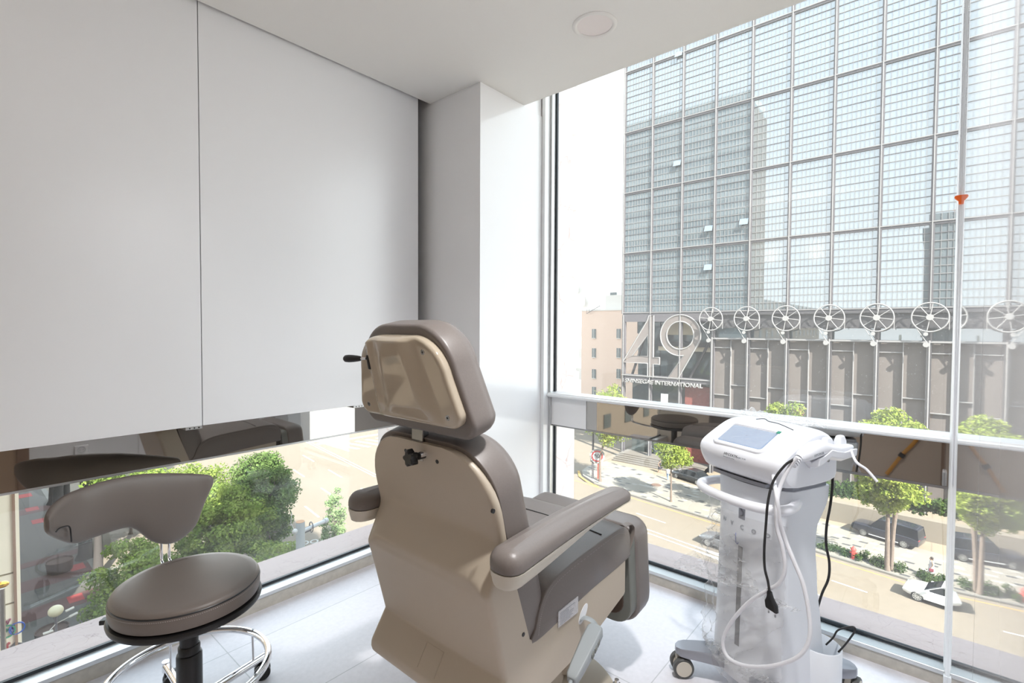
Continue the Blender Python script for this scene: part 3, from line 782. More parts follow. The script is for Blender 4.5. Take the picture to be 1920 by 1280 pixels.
# --- hand control hanging on the hook (an object of its own)
ra = Vector(at(1116, 1182, 1, YC-0.315)); rb_ = Vector(at(1071, 1276, 1, YC-0.335))
rm = empty('hand_control', tuple(ra), 0, 'grey wired hand control hanging on the hook under the chair seat', 'remote')
ax = (rb_ - ra).normalized(); sd = Vector((0.35, -0.9, 0.0)); sd = (sd - ax*sd.dot(ax)).normalized(); nn = ax.cross(sd).normalized()
q = MB(); rg = []
L = (rb_ - ra).length
for t, w, d in ((-0.10,0.010,0.008),(-0.06,0.019,0.013),(0.0,0.023,0.017),(0.25,0.024,0.018),(0.5,0.022,0.017),(0.75,0.020,0.016),(0.95,0.017,0.014),(1.0,0.012,0.010)):
    c = ra + ax*L*t
    rg.append([c + sd*(w*x) + nn*(d*y) for x, y in ((-1,-0.6),(-0.8,-1),(0.8,-1),(1,-0.6),(1,0.6),(0.8,1),(-0.8,1),(-1,0.6))])
q.loft(rg); q.build('handset', M['grey_plastic'], rm, origin=tuple(ra), bevel=0.002)
q = MB()
for t in (0.2, 0.32, 0.44): 
    for s in (-0.4, 0.4):
        c = ra + ax*L*t + sd*0.024 + nn*0.008*s*1.5; q.obox(c, sd*0.0012, ax*0.007, nn*0.0035)
q.build('button', M['grey_frame'], rm, origin=tuple(ra))
q = MB(); q.tube(smooth_path([rb_-ax*0.004, rb_+ax*0.05, rb_+Vector((-0.06,0.05,-0.10)), Vector((1.32,0.86,0.10)), Vector((1.34,0.95,0.09))], 8), 0.0055, 8); q.build('lead', M['grey_plastic'], rm, origin=tuple(ra))
# ------------------------------------------------------------------ rolling stool by the left window
SO = (0.512, 1.789, 0.0); SZ = 0.50
st = empty('rolling_stool', SO, 0, 'round taupe leather stool on chrome castor base with curved arm backrest', 'stool')
q = MB()
q.lathe([(0.001,SZ+0.002),(0.10,SZ+0.0015),(0.17,SZ),(0.190,SZ-0.002),(0.1965,SZ-0.006),(0.2000,SZ-0.0125),(0.2025,SZ-0.022),(0.203,SZ-0.045),(0.200,SZ-0.060),(0.19,SZ-0.064),(0.001,SZ-0.064)], n=96)
se = q.build('seat', M['leather_stool'], st, smooth=40)
q = MB(); q.lathe([(0.2005,SZ-0.0135),(0.2020,SZ-0.0150),(0.2022,SZ-0.0180),(0.2015,SZ-0.019)], n=96, cap=False); q.build('seam', M['black'], se)
q = MB()
for k in range(230):
    a = 2*pi*k/230; q.cyl((0.2032*cos(a),0.2032*sin(a),SZ-0.0235),(0.2032*cos(a+0.015),0.2032*sin(a+0.015),SZ-0.0235),0.0008,n=4)
q.build('stitching', M['thread'], se)
text_mesh('embossed_mark', 'Naucare', 0.022, 0.0004, M['leather'], lambda u, w, d: (0.02 + (u-0.045)*0.87 - w*0.5, 0.158 + (u-0.045)*-0.02 + w*0.86, SZ+0.0008+d), se)
q = MB(); q.lathe([(0.001,SZ-0.066),(0.200,SZ-0.066),(0.2055,SZ-0.067),(0.2085,SZ-0.075),(0.2065,SZ-0.083),(0.200,SZ-0.087),(0.06,SZ-0.095),(0.001,SZ-0.095)], n=80); q.build('seat_pan', M['black'], st)
q = MB(); q.cyl((0,0,0.24),(0,0,SZ-0.09),0.026,n=32); q.lathe([(0.001,0.10),(0.034,0.10),(0.036,0.12),(0.036,0.255),(0.034,0.262),(0.0305,0.264),(0.0305,0.285),(0.028,0.289),(0.001,0.289)], n=40); q.build('gas_column', M['black'], st)
q = MB(); q.tube(smooth_path([(-0.05,0.02,SZ-0.093),(-0.13,0.10,SZ-0.098),(-0.165,0.13,SZ-0.105)],6),0.006,8); q.obox((-0.176,0.138,SZ-0.110),(0.016,-0.012,0),(0.008,0.010,0),(0,0,0.007)); q.build('height_lever', M['black'], st, bevel=0.002)
# base: five arms, hub, castors
ca = at(497,1255,2,0.03); a0 = atan2(ca[1]-SO[1], ca[0]-SO[0])
q = MB(); q.lathe([(0.001,0.055),(0.034,0.055),(0.036,0.062),(0.033,0.115),(0.030,0.122),(0.001,0.122)], n=32); q.build('hub', M['chrome'], st)
RC = 0.285
for k in range(5):
    a = a0 + 2*pi*k/5; c, s = cos(a), sin(a)
    q = MB(); q.tube([(0.02*c,0.02*s,0.094),(RC*c,RC*s,0.083)],[0.0145,0.0125],12); q.cyl(((RC+0.004)*c,(RC+0.004)*s,0.062),((RC+0.004)*c,(RC+0.004)*s,0.098),0.013,n=16)
    arm_ = q.build('base_arm', M['chrome'], st)
    q = MB(); q.cyl((RC*0.8*c,RC*0.8*s,0.09),(RC*0.79*c,RC*0.79*s,0.195),0.004,n=10); q.build('ring_support', M['chrome'], arm_)
    w = MB(); th = -0.40 if k == 0 else a + 0.9 + 0.5*k; tx, ty = cos(th), sin(th); px0, py0 = RC*1.0*c - 0.016*tx, RC*1.0*s - 0.016*ty
    for sd in (-1, 1):
        cx_, cy_ = px0 - sd*ty*0.013, py0 + sd*tx*0.013
        rg = []
        for wd, rr in ((-0.009,0.018),(-0.008,0.0255),(-0.005,0.0275),(0.005,0.0275),(0.008,0.0255),(0.009,0.018)):
            rg.append([(cx_ - ty*wd + tx*rr*cos(t), cy_ + tx*wd + ty*rr*cos(t), 0.0275 + rr*sin(t)) for t in np.linspace(0, 2*pi, 25)[:-1]])
        w.loft(rg)
    w.obox((px0+0.004*tx,py0+0.004*ty,0.048),(0.018*tx,0.018*ty,0),(-ty*0.006,tx*0.006,0),(0,0,0.014)); w.cyl((RC*c,RC*s,0.03),(RC*c,RC*s,0.065),0.0075,n=12)
    w.build('castor', M['black'], arm_, smooth=35)
ZR = 0.197; RR = 0.226
q = MB(); q.tube([(RR*cos(t),RR*sin(t),ZR) for t in np.linspace(0,2*pi,97)[:-1]], 0.0115, 14, closed=True); ring = q.build('foot_ring', M['chrome'], st, smooth=60)
for k in range(5):
    a = a0 + 2*pi*k/5; q = MB(); p = Vector((RR*cos(a),RR*sin(a),ZR+0.0108)); q.cyl(p, p+Vector((0,0,0.0022)), 0.0052, n=12); q.cyl(p, p+Vector((0,0,0.0026)), 0.0024, n=6, mi=1); q.build('ring_screw', [M['steel'], M['black']], ring)
# curved arm backrest on two chrome posts
BP = 0.395
pu = Vector(at(310,1045,1,SO[1]+BP)) - Vector(SO)
for dx in (-0.012, 0.012):
    q = MB(); x = pu.x + dx
    q.tube(smooth_path([(x*0.4,0.05,SZ-0.098),(x*0.9,0.19,SZ-0.105),(x,BP-0.02,SZ-0.085),(x,BP,SZ-0.04),(x,BP,SZ+0.10),(x,BP-0.01,SZ+0.16)],8),0.0048,12); q.build('back_post', M['chrome'], st)
def onst(px, py, y): return Vector(at(px, py, 1, SO[1]+y)) - Vector(SO)
# centre line stations: px, upper py, lower py, depth y, thickness
stn = [(86,972,996,0.17,0.02),(92,957,1003,0.2,0.032),(104,942,1009,0.235,0.04),(125,926,1018,0.275,0.044),(142,919,1020,0.3,0.045),(160,913,1012,0.315,0.045),(190,902,1002,0.335,0.045),(225,895,990,0.352,0.046),(247,891,987,0.362,0.047),(262,889,997,0.368,0.048),(275,887.5,1010,0.374,0.049),(290,887,1018,0.38,0.05),(310,886.5,1021,0.386,0.05),(330,886.5,1017,0.392,0.049),(351,887,1001,0.396,0.046),(362,887.5,990,0.398,0.043),(369,888,979,0.399,0.04),(376,888.5,957,0.4,0.036),(384,889,937,0.4,0.033),(391,889.5,922,0.4,0.028),(397,892,910,0.4,0.02),(399.5,896,905,0.4,0.01)]
rings = []
for px, yu, yl, dep, th in stn:
    a = onst(px, yu, dep); c = onst(px, yl, dep); m = (a + c)/2; h = (a - c)/2
    tdir = Vector((-0.10, 1.0, 0)).normalized() if px > 240 else Vector((-0.45, 0.88, 0)).normalized()
    ring = []
    for t in np.linspace(0, 2*pi, 33)[:-1]:
        cc, ss = cos(t), sin(t)
        e = 0.72
        ring.append(m + h*(abs(ss)**e*(1 if ss > 0 else -1)) + tdir*(th*0.62*abs(cc)**e*(1 if cc > 0 else -1)))
    rings.append(ring)
q = MB(); q.loft(rings); bk = q.build('backrest', M['leather_stool'], st, smooth=80, subsurf=1)
q = MB(); s0 = onst(127, 989, 0.035)
q.tube(smooth_path([onst(105,997,0.180), onst(112,990,0.190), onst(125,986,0.212), onst(131,989,0.222), onst(133,1003,0.230), onst(134,1015,0.240)], 6), 0.0022, 6); q.build('piping', M['black'], bk)
# ------------------------------------------------------------------ injector machine on castors, by the right window
DL = Vector((0.40, 0.916, 0)).normalized(); DB = Vector((DL.y, -DL.x, 0))
DO = Vector((1.96, 0.40, 0)) + DL*0.052
RZ = atan2(DB.y, DB.x)          # local +x = back, local +y = photo left
dv = empty('injector_machine', tuple(DO), RZ, 'white medical injector machine with touch screen on four castors by the window', 'medical machine')
def dloc(p): d = Vector(p) - DO; return Vector((d @ DB, d @ DL, d.z))
def dpx(px, py, B):
    """local point of a pixel on the vertical plane B = const"""
    d = Vector(RW @ np.array([px-960, -(py-640), F_PX])); c = Vector(CAM); nB = DB
    t = (B + DO @ nB - c @ nB)/(d @ nB); return dloc(c + d*t)
# body: convex front, notched flanks towards the back
def bodysec(z):
    w = lerp_tab([(0.06,0.150),(0.30,0.142),(0.60,0.140),(0.75,0.150)], z)
    fr = lerp_tab([(0.06,-0.172),(0.75,-0.150)], z)
    bk = sm_tab([(0.06,0.115),(0.25,0.090),(0.42,0.064),(0.56,0.052),(0.63,0.058),(0.69,0.095),(0.72,0.105),(0.76,0.105)], z)
    o = []
    for t in np.linspace(-1, 1, 25):                       # front, from right (-y) to left (+y)
        a = t*radians(82); o.append((fr + 0.075*(1-cos(a)) , w*sin(a)/sin(radians(82))))
    o = [(x, y) for x, y in o]
    o += [(bk - 0.012, w), (bk, w - 0.012), (bk, -w + 0.012), (bk - 0.012, -w)]
    return [(x, y, z) for x, y in o]
q = MB(); q.loft([bodysec(z) for z in (0.06,0.07,0.12,0.2,0.3,0.4,0.46,0.52,0.56,0.60,0.63,0.66,0.69,0.71,0.73,0.758,0.762)]); body = q.build('cabinet', M['dev_body'], dv, smooth=35)
q = MB(); q.loft([[(x*0.94, y*0.95, zz) for x, y, z in bodysec(0.75)] for zz in (0.76, 0.778)]); q.build('neck', M['dev_grey'], dv, smooth=35)
# head
def headsec(y):
    t = abs(y)/0.172
    e = (1 - max(0, (t-0.80)/0.20)**2.2)
    k = 0.90 + 0.10*sqrt(max(0, e)) if t > 0.8 else 1.0
    sh = 0.0
    cr = 0.016*(1 - t*t)                                     # crowned front
    prof = [(-0.135-cr,0.776),(-0.158-cr,0.792),(-0.180-cr,0.830),(-0.190-cr,0.858),(-0.182-cr,0.880),(-0.160-cr*0.8,0.898),(-0.10-cr*0.4,0.930),(-0.055,0.953),(-0.020,0.965),(0.03,0.966),(0.065,0.955),(0.095,0.925),(0.108,0.880),(0.108,0.80),(0.100,0.780)]
    c = (-0.035, 0.862)
    top = 1 - 0.16*max(0, t-0.45)**2*2
    return [((x-c[0])*k + c[0], y, (z-c[1])*k*(top if z > c[1] else 1) + c[1]) for x, z in prof]
ys = [-0.172,-0.1705,-0.168,-0.163,-0.155,-0.145,-0.13,-0.10,-0.05,0,0.05,0.10,0.13,0.145,0.155,0.163,0.168,0.1705,0.172]
q = MB(); q.loft([headsec(y) for y in ys]); head = q.build('head_housing', M['dev_white'], dv, smooth=60, subsurf=1)
# screen bezel + glass on the sloping top: local frame (u along +y, v up the slope)
P0 = Vector((-0.128, 0.005, 0.9175)); U = Vector((0, 1, 0)); V = Vector((0.074, 0, 0.040)).normalized(); Nn = Vector((-V.z, 0, V.x))
def scr(u, v, d): p = P0 + U*u + V*v + Nn*d; return (p.x, p.y, p.z)
o = rrect(0.108, 0.068, 0.03, 8); i_ = rrect(0.090, 0.050, 0.008, 8)
q = MB(); q.loft([[scr(u, v, d) for u, v in P] for P, d in ((o,-0.004),(o,0.004),(rrect(0.104,0.064,0.027,8),0.008),(rrect(0.094,0.054,0.012,8),0.0075),(i_,0.002))], True, False); q.build('bezel', M['dev_white'], head, smooth=50)
q = MB(); q.prism(i_, lambda u, v, w: scr(u, v, w), 0.0015, 0.0028); sg = q.build('touch_screen', M['screen'], head, smooth=0)
q = MB(); q.prism([(-0.086,0.044),(-0.099,0.044),(-0.099,0.057),(-0.086,0.057)], lambda u, v, w: scr(u, v, w), 0.008, 0.0092); q.build('film_tab', M['green_tab'], head, smooth=0)
# logo on the front lip
lp = dpx(1362, 850, -0.197)
def logomap(ox, oz, sl):
    def f(u, w, d):
        y = lp.y - u + ox; t = abs(y)/0.172
        z = lp.z + w*0.93 + oz
        x = -0.190 - 0.016*(1-t*t) - 0.0060 - d + max(0, 0.853 - z)*0.30 + max(0, z-0.858)*0.35
        return (x, y, z)
    return f
text_mesh('logo_lettering', 'HYCOOX', 0.0126, 0.0008, M['ink'], logomap(0.0, -0.001, 0), head, spacing=1.02)
text_mesh('logo_lettering', 'INJECTOR', 0.0072, 0.0008, M['ink_light'], logomap(-0.056, -0.001, 0), head)
text_mesh('logo_lettering', 'Micro injection system', 0.0050, 0.0008, M['ink_light'], logomap(0.001, -0.0085, 0), head)
# grey slot under the head
q = MB(); q.loft([[(-0.137-0.016*(1-(abs(y)/0.172)**2)-0.012+d, y, z) for d, z in ((0,0.770),(0,0.782),(0.02,0.782),(0.02,0.770))] for y in np.linspace(-0.095,0.125,16)]); q.build('vent_slot', M['dev_grey'], dv, smooth=0)
# push handle
hl = dpx(1316, 905, -0.10); hr = dpx(1494, 938, -0.12)
path = smooth_path([(-0.055,0.140,0.722),(-0.105,0.172,0.717),(-0.165,0.172,0.714),(-0.207,0.120,0.715),(-0.225,0.04,0.716),(-0.225,-0.04,0.716),(-0.205,-0.115,0.716),(-0.165,-0.160,0.717),(-0.115,-0.163,0.720),(-0.060,-0.138,0.722)], 10)
q = MB(); q.tube(path, 0.0165, 18); q.build('push_handle', M['dev_white'], dv, smooth=70)
# light strip, brand letters and emblem on the front
def front(u, z, d=0.0):
    s = bodysec(z); pts = s[:25]
    y = u
    for a, c in zip(pts, pts[1:]):
        if (a[1]-y)*(c[1]-y) <= 0:
            t = (y-a[1])/(c[1]-a[1]+1e-9); return (a[0]+(c[0]-a[0])*t - d, y, z)
    return (pts[12][0]-d, y, z)
q = MB(); q.loft([[front(u, z, d) for u, d in ((-0.009,-0.004),(0.009,-0.004),(0.009,0.0015),(-0.009,0.0015))] for z in np.linspace(0.185, 0.535, 8)]); q.build('light_strip', M['led'], body, smooth=0)
for k, chn in enumerate('HYCOO'):
    text_mesh('brand_letter', chn, 0.021, 0.0006, M['ink_light'], (lambda k: lambda u, w, d: front(0.090 - k*0.043 - u, 0.598 + w, 0.002 + d))(k), body)
q = MB(); q.loft([[front(u, z, d) for u, d in ((-0.013,-0.002),(0.013,-0.002),(0.013,0.001),(-0.013,0.001))] for z in np.linspace(0.632,0.700,4)]); em = q.build('emblem', M['dev_grey'], body, smooth=0)
q = MB(); q.tube([front(u, z, 0.0012) for u, z in ((-0.006,0.690),(0.006,0.684),(0.006,0.672),(-0.006,0.660),(-0.006,0.648),(0.006,0.642))], 0.0028, 6, flat=0.4); q.build('emblem_mark', M['ink'], em)
q = MB(); q.tube([front(u, z, 0.001) for u, z in ((0.022,0.575),(0.022,0.555),(0.020,0.542),(0.014,0.538),(0.010,0.545))], 0.0012, 5); q.build('pen_mark', M['ink_blue'], body)
# cable pocket at the back right, base legs with castors
q = MB()
def pk(s, z): return [(0.080 + 0.068*s*sin(a), -0.128 - 0.078*s*cos(a), z) for a in np.linspace(0, 2*pi, 33)[:-1]]
q.loft([pk(1,0.055),pk(1,0.20),pk(0.955,0.203),pk(0.93,0.198),pk(0.92,0.10)], True, True); q.build('cable_pocket', M['dev_body'], dv, smooth=50)
for sx in (-1, 1):
    for sy in (-1, 1):
        q = MB(); ex, ey = (-0.26 if sx < 0 else 0.205), sy*0.172; d = Vector((ex, ey, 0)).normalized(); s = Vector((-d.y, d.x, 0)); rg = []
        Lg = Vector((ex, ey, 0)).length
        for t, w, zb, zt in ((0.10,0.060,0.050,0.095),(0.45,0.052,0.066,0.108),(0.80,0.040,0.078,0.112),(0.95,0.036,0.082,0.112),(1.02,0.028,0.083,0.110),(1.06,0.012,0.085,0.107)):
            c = d*Lg*t; rg.append([tuple(c + s*w*a + Vector((0,0,z))) for a, z in ((-1,zb),(1,zb),(1,zt-0.008),(0.86,zt),(-0.86,zt),(-1,zt-0.008))])
        q.loft(rg); lg = q.build('base_leg', M['dev_grey'], dv, smooth=40)
        w = MB(); cx_, cy_ = ex*0.985, ey*0.985; th = -0.5 if sy > 0 else 0.3; tx, ty = cos(th), sin(th)
        for sd in (-1, 1):
            mx_c = (cx_ - ty*sd*0.021, cy_ + tx*sd*0.021)
            for rr, wd, mi in ((0.0375, 0.0105, 0), (0.030, 0.0118, 1)):
                w.loft([[(mx_c[0]-ty*ww+tx*r*cos(t), mx_c[1]+tx*ww+ty*r*cos(t), 0.0375+r*sin(t)) for t in np.linspace(0,2*pi,33)[:-1]] for ww, r in ((-wd,rr*0.93),(-wd+0.003,rr),(wd-0.003,rr),(wd,rr*0.93))], mi=mi)
        w.obox((cx_,cy_,0.050),(tx*0.022,ty*0.022,0),(-ty*0.009,tx*0.009,0),(0,0,0.024), 1); w.cyl((cx_,cy_,0.06),(cx_,cy_,0.088),0.012,n=14,mi=1)
        w.build('castor', [M['wheel_grey'], M['cream_light']], lg, smooth=35)
# holder on the right flank
hb = Vector((0.0, -0.172, 0.875))
q = MB(); q.loft([[(x, y, z) for x, z in ((-0.055,0.845),(-0.060,0.862),(-0.055,0.885),(0.055,0.885),(0.060,0.862),(0.055,0.845))] for y in (-0.168, -0.180)]); q.cyl((-0.035,-0.18,0.862),(-0.035,-0.183,0.862),0.005,n=12,mi=1); q.cyl((0.035,-0.18,0.862),(0.035,-0.183,0.862),0.005,n=12,mi=1)
q.build('holder_plate', [M['dev_white'], M['steel']], dv, bevel=0.003)
q = MB()
q.loft([[(x, -0.200 + yy, z + zz) for yy, zz in ((-0.028,0.012),(-0.026,-0.012),(-0.012,-0.022),(0.012,-0.022),(0.026,-0.010),(0.028,0.012),(0.020,0.010),(0.0,-0.008),(-0.020,0.010))] for x, z in ((-0.085,0.880),(-0.06,0.885),(-0.02,0.902),(0.01,0.895),(0.05,0.888),(0.10,0.893),(0.115,0.893))]); q.build('cradle', M['dev_white'], dv, bevel=0.003, smooth=40)
q = MB()
for x0 in (0.015, 0.088): q.loft([[(x0 + dx*s, -0.186 + dy*s, z) for dx, dy in ((-0.020,-0.013),(0.020,-0.013),(0.020,0.013),(-0.020,0.013))] for z, s in ((0.895,1.0),(0.925,0.92),(0.944,0.62))])
q.build('cradle_post', M['dev_white'], dv, bevel=0.005, smooth=40)

def W(p): p = Vector(p); return DO + DB*p.x + DL*p.y + Vector((0,0,p.z))
# hand piece lying in the cradle (object of its own) with its white hose
h0 = W((-0.125,-0.205,0.885))
hp_ = empty('injector_handpiece', tuple(h0), RZ, 'white injector hand piece with long white hose lying in the machine side cradle', 'hand piece')
def hl_(p): return Vector(p) - Vector((-0.125,-0.205,0.885))
q = MB()
stn2 = [(-0.155,0.899,0.010,0.012),(-0.145,0.902,0.016,0.018),(-0.12,0.908,0.022,0.024),(-0.09,0.914,0.024,0.028),(-0.05,0.918,0.023,0.027),(-0.01,0.912,0.019,0.019),(0.04,0.904,0.016,0.014),(0.10,0.905,0.014,0.012),(0.118,0.905,0.008,0.008)]
q.loft([[tuple(hl_((x, -0.205 + w*cos(t), z + h*sin(t)))) for t in np.linspace(0,2*pi,25)[:-1]] for x, z, w, h in stn2]); gp = q.build('grip', M['dev_white'], hp_, smooth=70)
q = MB()
for k in range(5):
    x = -0.152 - 0.0062*k; z = 0.898 - 0.0052*k
    q.tube([hl_((x+0.002,-0.205,z+0.001)), hl_((x-0.002,-0.205,z-0.001))], 0.0125 - 0.0009*k, 16)
q.build('strain_relief', M['hose'], hp_)
HB = -0.215
hose_px = [(1496,857,-0.195),(1480,876,-0.20),(1462,915,-0.22),(1456,950,-0.245),(1457,990,-0.235),(1467,1025,-0.225),(1472,1065,-0.22),(1462,1092,-0.22),(1440,1106,-0.22),(1405,1128,-0.22),(1372,1165,-0.225),(1356,1200,-0.225),(1362,1228,-0.225),(1385,1244,-0.225),(1420,1250,-0.225),(1462,1245,-0.225),(1500,1228,-0.22),(1518,1195,-0.21),(1517,1150,-0.205),(1506,1095,-0.205),(1488,1050,-0.21),(1472,1010,-0.215),(1462,975,-0.235),(1457,935,-0.245),(1452,905,-0.215),(1450,888,-0.17)]
hp3 = smooth_path([hl_(dpx(a, c, B)) for a, c, B in hose_px], 8)
q = MB(); q.tube(hp3, 0.0062, 12); q.build('hose', M['hose'], hp_, smooth=80)
q = MB(); q.tube(smooth_path([hl_((0.112,-0.205,0.903)), hl_(dpx(1605,865,0.02)), hl_(dpx(1625,880,0.02)), hl_(dpx(1645,903,0.02))],6), 0.0042, 10); q.build('injector_tube', M['hose'], hp_, smooth=80)
text_mesh('grip_lettering', 'HYCOOX', 0.011, 0.0005, M['ink_light'], lambda u, w, d: tuple(hl_((-0.115+u, -0.230-d, 0.902+u*0.10+w))), hp_)
# black mains lead hung over the cradle, plug hanging in front
cd = W(dpx(1478,872,-0.21)); 
pl = empty('power_lead', tuple(cd), RZ, 'black power lead with two pin plug hung over the front of the white machine', 'power lead')
def pl_(p): return Vector(p) - dloc(cd)
pts = [(1494,858,-0.175),(1486,862,-0.20),(1470,874,-0.215),(1450,902,-0.235),(1440,940,-0.255),(1436,985,-0.245),(1433,1030,-0.235),(1434,1065,-0.232),(1440,1090,-0.230),(1443,1112,-0.230)]
q = MB(); q.tube(smooth_path([pl_(dpx(*p)) for p in pts], 8), 0.0039, 10); q.build('cable', M['black_rubber'], pl, smooth=80)
q = MB(); rg = []
for px, py, w, d in ((1443,1108,0.006,0.006),(1444,1118,0.0085,0.008),(1445,1124,0.013,0.009),(1446,1130,0.0205,0.009),(1447,1139,0.0205,0.0085),(1447.5,1143,0.0195,0.008)):
    c = pl_(dpx(px, py, -0.231)); rg.append([tuple(c + Vector((d*a, w*b_, 0.10*w*b_))) for a, b_ in ((-1,-0.8),(-0.5,-1),(0.5,-1),(1,-0.8),(1,0.8),(0.5,1),(-0.5,1),(-1,0.8))])
q.loft(rg); pg = q.build('plug', M['black'], pl, bevel=0.001)
for dy in (-0.0115, 0.0115):
    q = MB(); c = pl_(dpx(1447.5, 1142, -0.231)) + Vector((0, dy, 0.1*dy)); q.cyl(c, c - Vector((0,0,0.010)), 0.0028, n=10, mi=1); q.cyl(c - Vector((0,0,0.010)), c - Vector((0,0,0.018)), 0.0025, n=10); q.build('pin', [M['steel'], M['hose']], pg)
# second black lead behind: runs down to the pocket
c2 = W((0.10,-0.15,0.86))
p2 = empty('mains_cable', tuple(c2), RZ, 'black cable hanging down behind the machine into its side pocket', 'cable')
def p2_(p): return Vector(p) - dloc(c2)
pts = [(1561,866,0.10),(1561,905,0.10),(1557,945,0.10),(1550,985,0.10),(1549,1020,0.105),(1555,1055,0.12),(1553,1085,0.125),(1541,1113,0.12),(1530,1150,0.115)]
q = MB(); q.tube(smooth_path([p2_(dpx(*p)) for p in pts], 8), 0.0042, 10); q.build('cable', M['black_rubber'], p2, smooth=80)
pts = [(1549,1208,0.10),(1562,1195,0.105),(1570,1182,0.11),(1583,1177,0.12),(1600,1175,0.125),(1603,1182,0.125),(1594,1196,0.12),(1583,1210,0.11),(1572,1222,0.10)]
q = MB(); q.tube(smooth_path([p2_(dpx(*p)) for p in pts], 8), 0.0042, 10, flat=0.7); q.build('cable_loop', M['black_rubber'], p2, smooth=80)

# crumpled clear film still wrapped round the machine
def film_mat():
    m, nt, out = _new('clear_film')
    tr = N(nt, 'ShaderNodeBsdfTransparent'); tr.inputs[0].default_value = (0.97,0.97,0.97,1)
    gl = N(nt, 'ShaderNodeBsdfGlossy'); gl.inputs['Roughness'].default_value = 0.10
    tl = N(nt, 'ShaderNodeBsdfDiffuse'); tl.inputs[0].default_value = (0.9,0.9,0.9,1)
    tc = N(nt, 'ShaderNodeTexCoord'); no = N(nt, 'ShaderNodeTexNoise', in_Scale=26.0, in_Detail=5.0); no.inputs['Distortion'].default_value = 1.2
    nt.links.new(tc.outputs['Object'], no.inputs['Vector'])
    bp = N(nt, 'ShaderNodeBump', in_Strength=0.45, in_Distance=0.01); nt.links.new(no.outputs['Fac'], bp.inputs['Height']); nt.links.new(bp.outputs[0], gl.inputs['Normal'])
    lw = N(nt, 'ShaderNodeLayerWeight', in_Blend=0.35); nt.links.new(bp.outputs[0], lw.inputs['Normal'])
    rr = N(nt, 'ShaderNodeMapRange'); rr.inputs['From Min'].default_value = 0.45; rr.inputs['From Max'].default_value = 0.95; rr.inputs['To Min'].default_value = 0.05; rr.inputs['To Max'].default_value = 0.6
    nt.links.new(lw.outputs['Facing'], rr.inputs['Value'])
    a = N(nt, 'ShaderNodeMixShader'); a.inputs[0].default_value = 0.15; nt.links.new(tr.outputs[0], a.inputs[1]); nt.links.new(tl.outputs[0], a.inputs[2])
    b = N(nt, 'ShaderNodeMixShader'); nt.links.new(rr.outputs[0], b.inputs[0]); nt.links.new(a.outputs[0], b.inputs[1])
    wt = N(nt, 'ShaderNodeBsdfTranslucent'); wt.inputs[0].default_value = (0.95,0.95,0.95,1); g2 = N(nt, 'ShaderNodeMixShader'); g2.inputs[0].default_value = 0.6  # white mixed into the creases as painted highlights
    wd = N(nt, 'ShaderNodeMixShader'); wd.inputs[0].default_value = 0.5; nt.links.new(wt.outputs[0], wd.inputs[1]); nt.links.new(tl.outputs[0], wd.inputs[2])
    nt.links.new(gl.outputs[0], g2.inputs[1]); nt.links.new(wd.outputs[0], g2.inputs[2]); nt.links.new(g2.outputs[0], b.inputs[2])
    nt.links.new(b.outputs[0], out.inputs[0]); return m
M['film'] = film_mat()
from mathutils import noise as mnoise
fo = W((-0.18, 0.05, 0.35))
fl = empty('plastic_film', tuple(fo), RZ, 'crumpled clear plastic film wrapped loosely round the white machine body', 'plastic wrap')
def f_(p): return Vector(p) - dloc(fo)
def wr(p, a, s): return a*(mnoise.noise(Vector(p)*s) + 0.5*mnoise.noise(Vector(p)*s*2.3 + Vector((7,3,1))))
q = MB()
def wrap(u, v):
    z = 0.070 + 0.59*v; s = bodysec(z); ang = -1.02 + 2.10*u
    y = 0.158*sin(ang); x = lerp_tab([(0.06,-0.172),(0.75,-0.150)], z) + 0.085*(1-cos(ang)) - 0.010
    p = (x, y, z); w = 0.012 + 0.016*(abs(mnoise.noise(Vector((y*9, z*16, 2.0)))))
    w += 0.016*(1-abs(mnoise.noise(Vector((y*16+z*9, z*13, 5.0)))))**6 + 0.006*abs(mnoise.noise(Vector((y*40+z*10, z*38, 5.0)))) + (0.03*abs(mnoise.noise(Vector((z*9, y*4, 9.0)))) if ang > 0.75 else 0)
    d = Vector((-cos(ang)*0.9, sin(ang), 0)).normalized()
    return f_(Vector(p) + d*w)
q.grid(wrap, 90, 110)
q.build('film_wrap', M['film'], fl, smooth=60)
def ribbon(name, top, bot, B0, B1, nu, nv, amp, sc):
    """loose sheet between two pixel poly-lines"""
    q = MB()
    def interp(L, u):
        k = u*(len(L)-1); i = min(int(k), len(L)-2); t = k-i
        return (L[i][0]+(L[i+1][0]-L[i][0])*t, L[i][1]+(L[i+1][1]-L[i][1])*t)
    def fn(u, v):
        a = interp(top, u); c = interp(bot, u); px = a[0]+(c[0]-a[0])*v; py = a[1]+(c[1]-a[1])*v
        B = B0 + (B1-B0)*u + 0.02*sin(pi*v)
        p = dpx(px, py, B); rid = (1-abs(mnoise.noise(Vector((px*0.09, py*0.14, 4.0)))))**5*amp*1.4; e = Vector((wr((px*0.05,py*0.09,1),amp,sc)-rid, wr((px*0.05,py*0.1,5),amp*0.7,sc), wr((px*0.06,py*0.07,9),amp*0.5,sc)))
        return f_(p + e)
    q.grid(fn, nu, nv); return q.build(name, M['film'], fl, smooth=60)
ribbon('film_flap', [(1268,1053),(1295,1035),(1318,1012),(1345,1005),(1380,1000)], [(1267,1064),(1300,1072),(1330,1080),(1360,1088),(1420,1100)], -0.14, -0.20, 50, 26, 0.012, 1.0)
ribbon('film_fold', [(1300,1058),(1340,1074),(1380,1088),(1420,1104),(1470,1128),(1500,1140)], [(1302,1066),(1342,1084),(1384,1098),(1424,1114),(1470,1138),(1505,1146)], -0.19, -0.215, 70, 12, 0.012, 1.6)
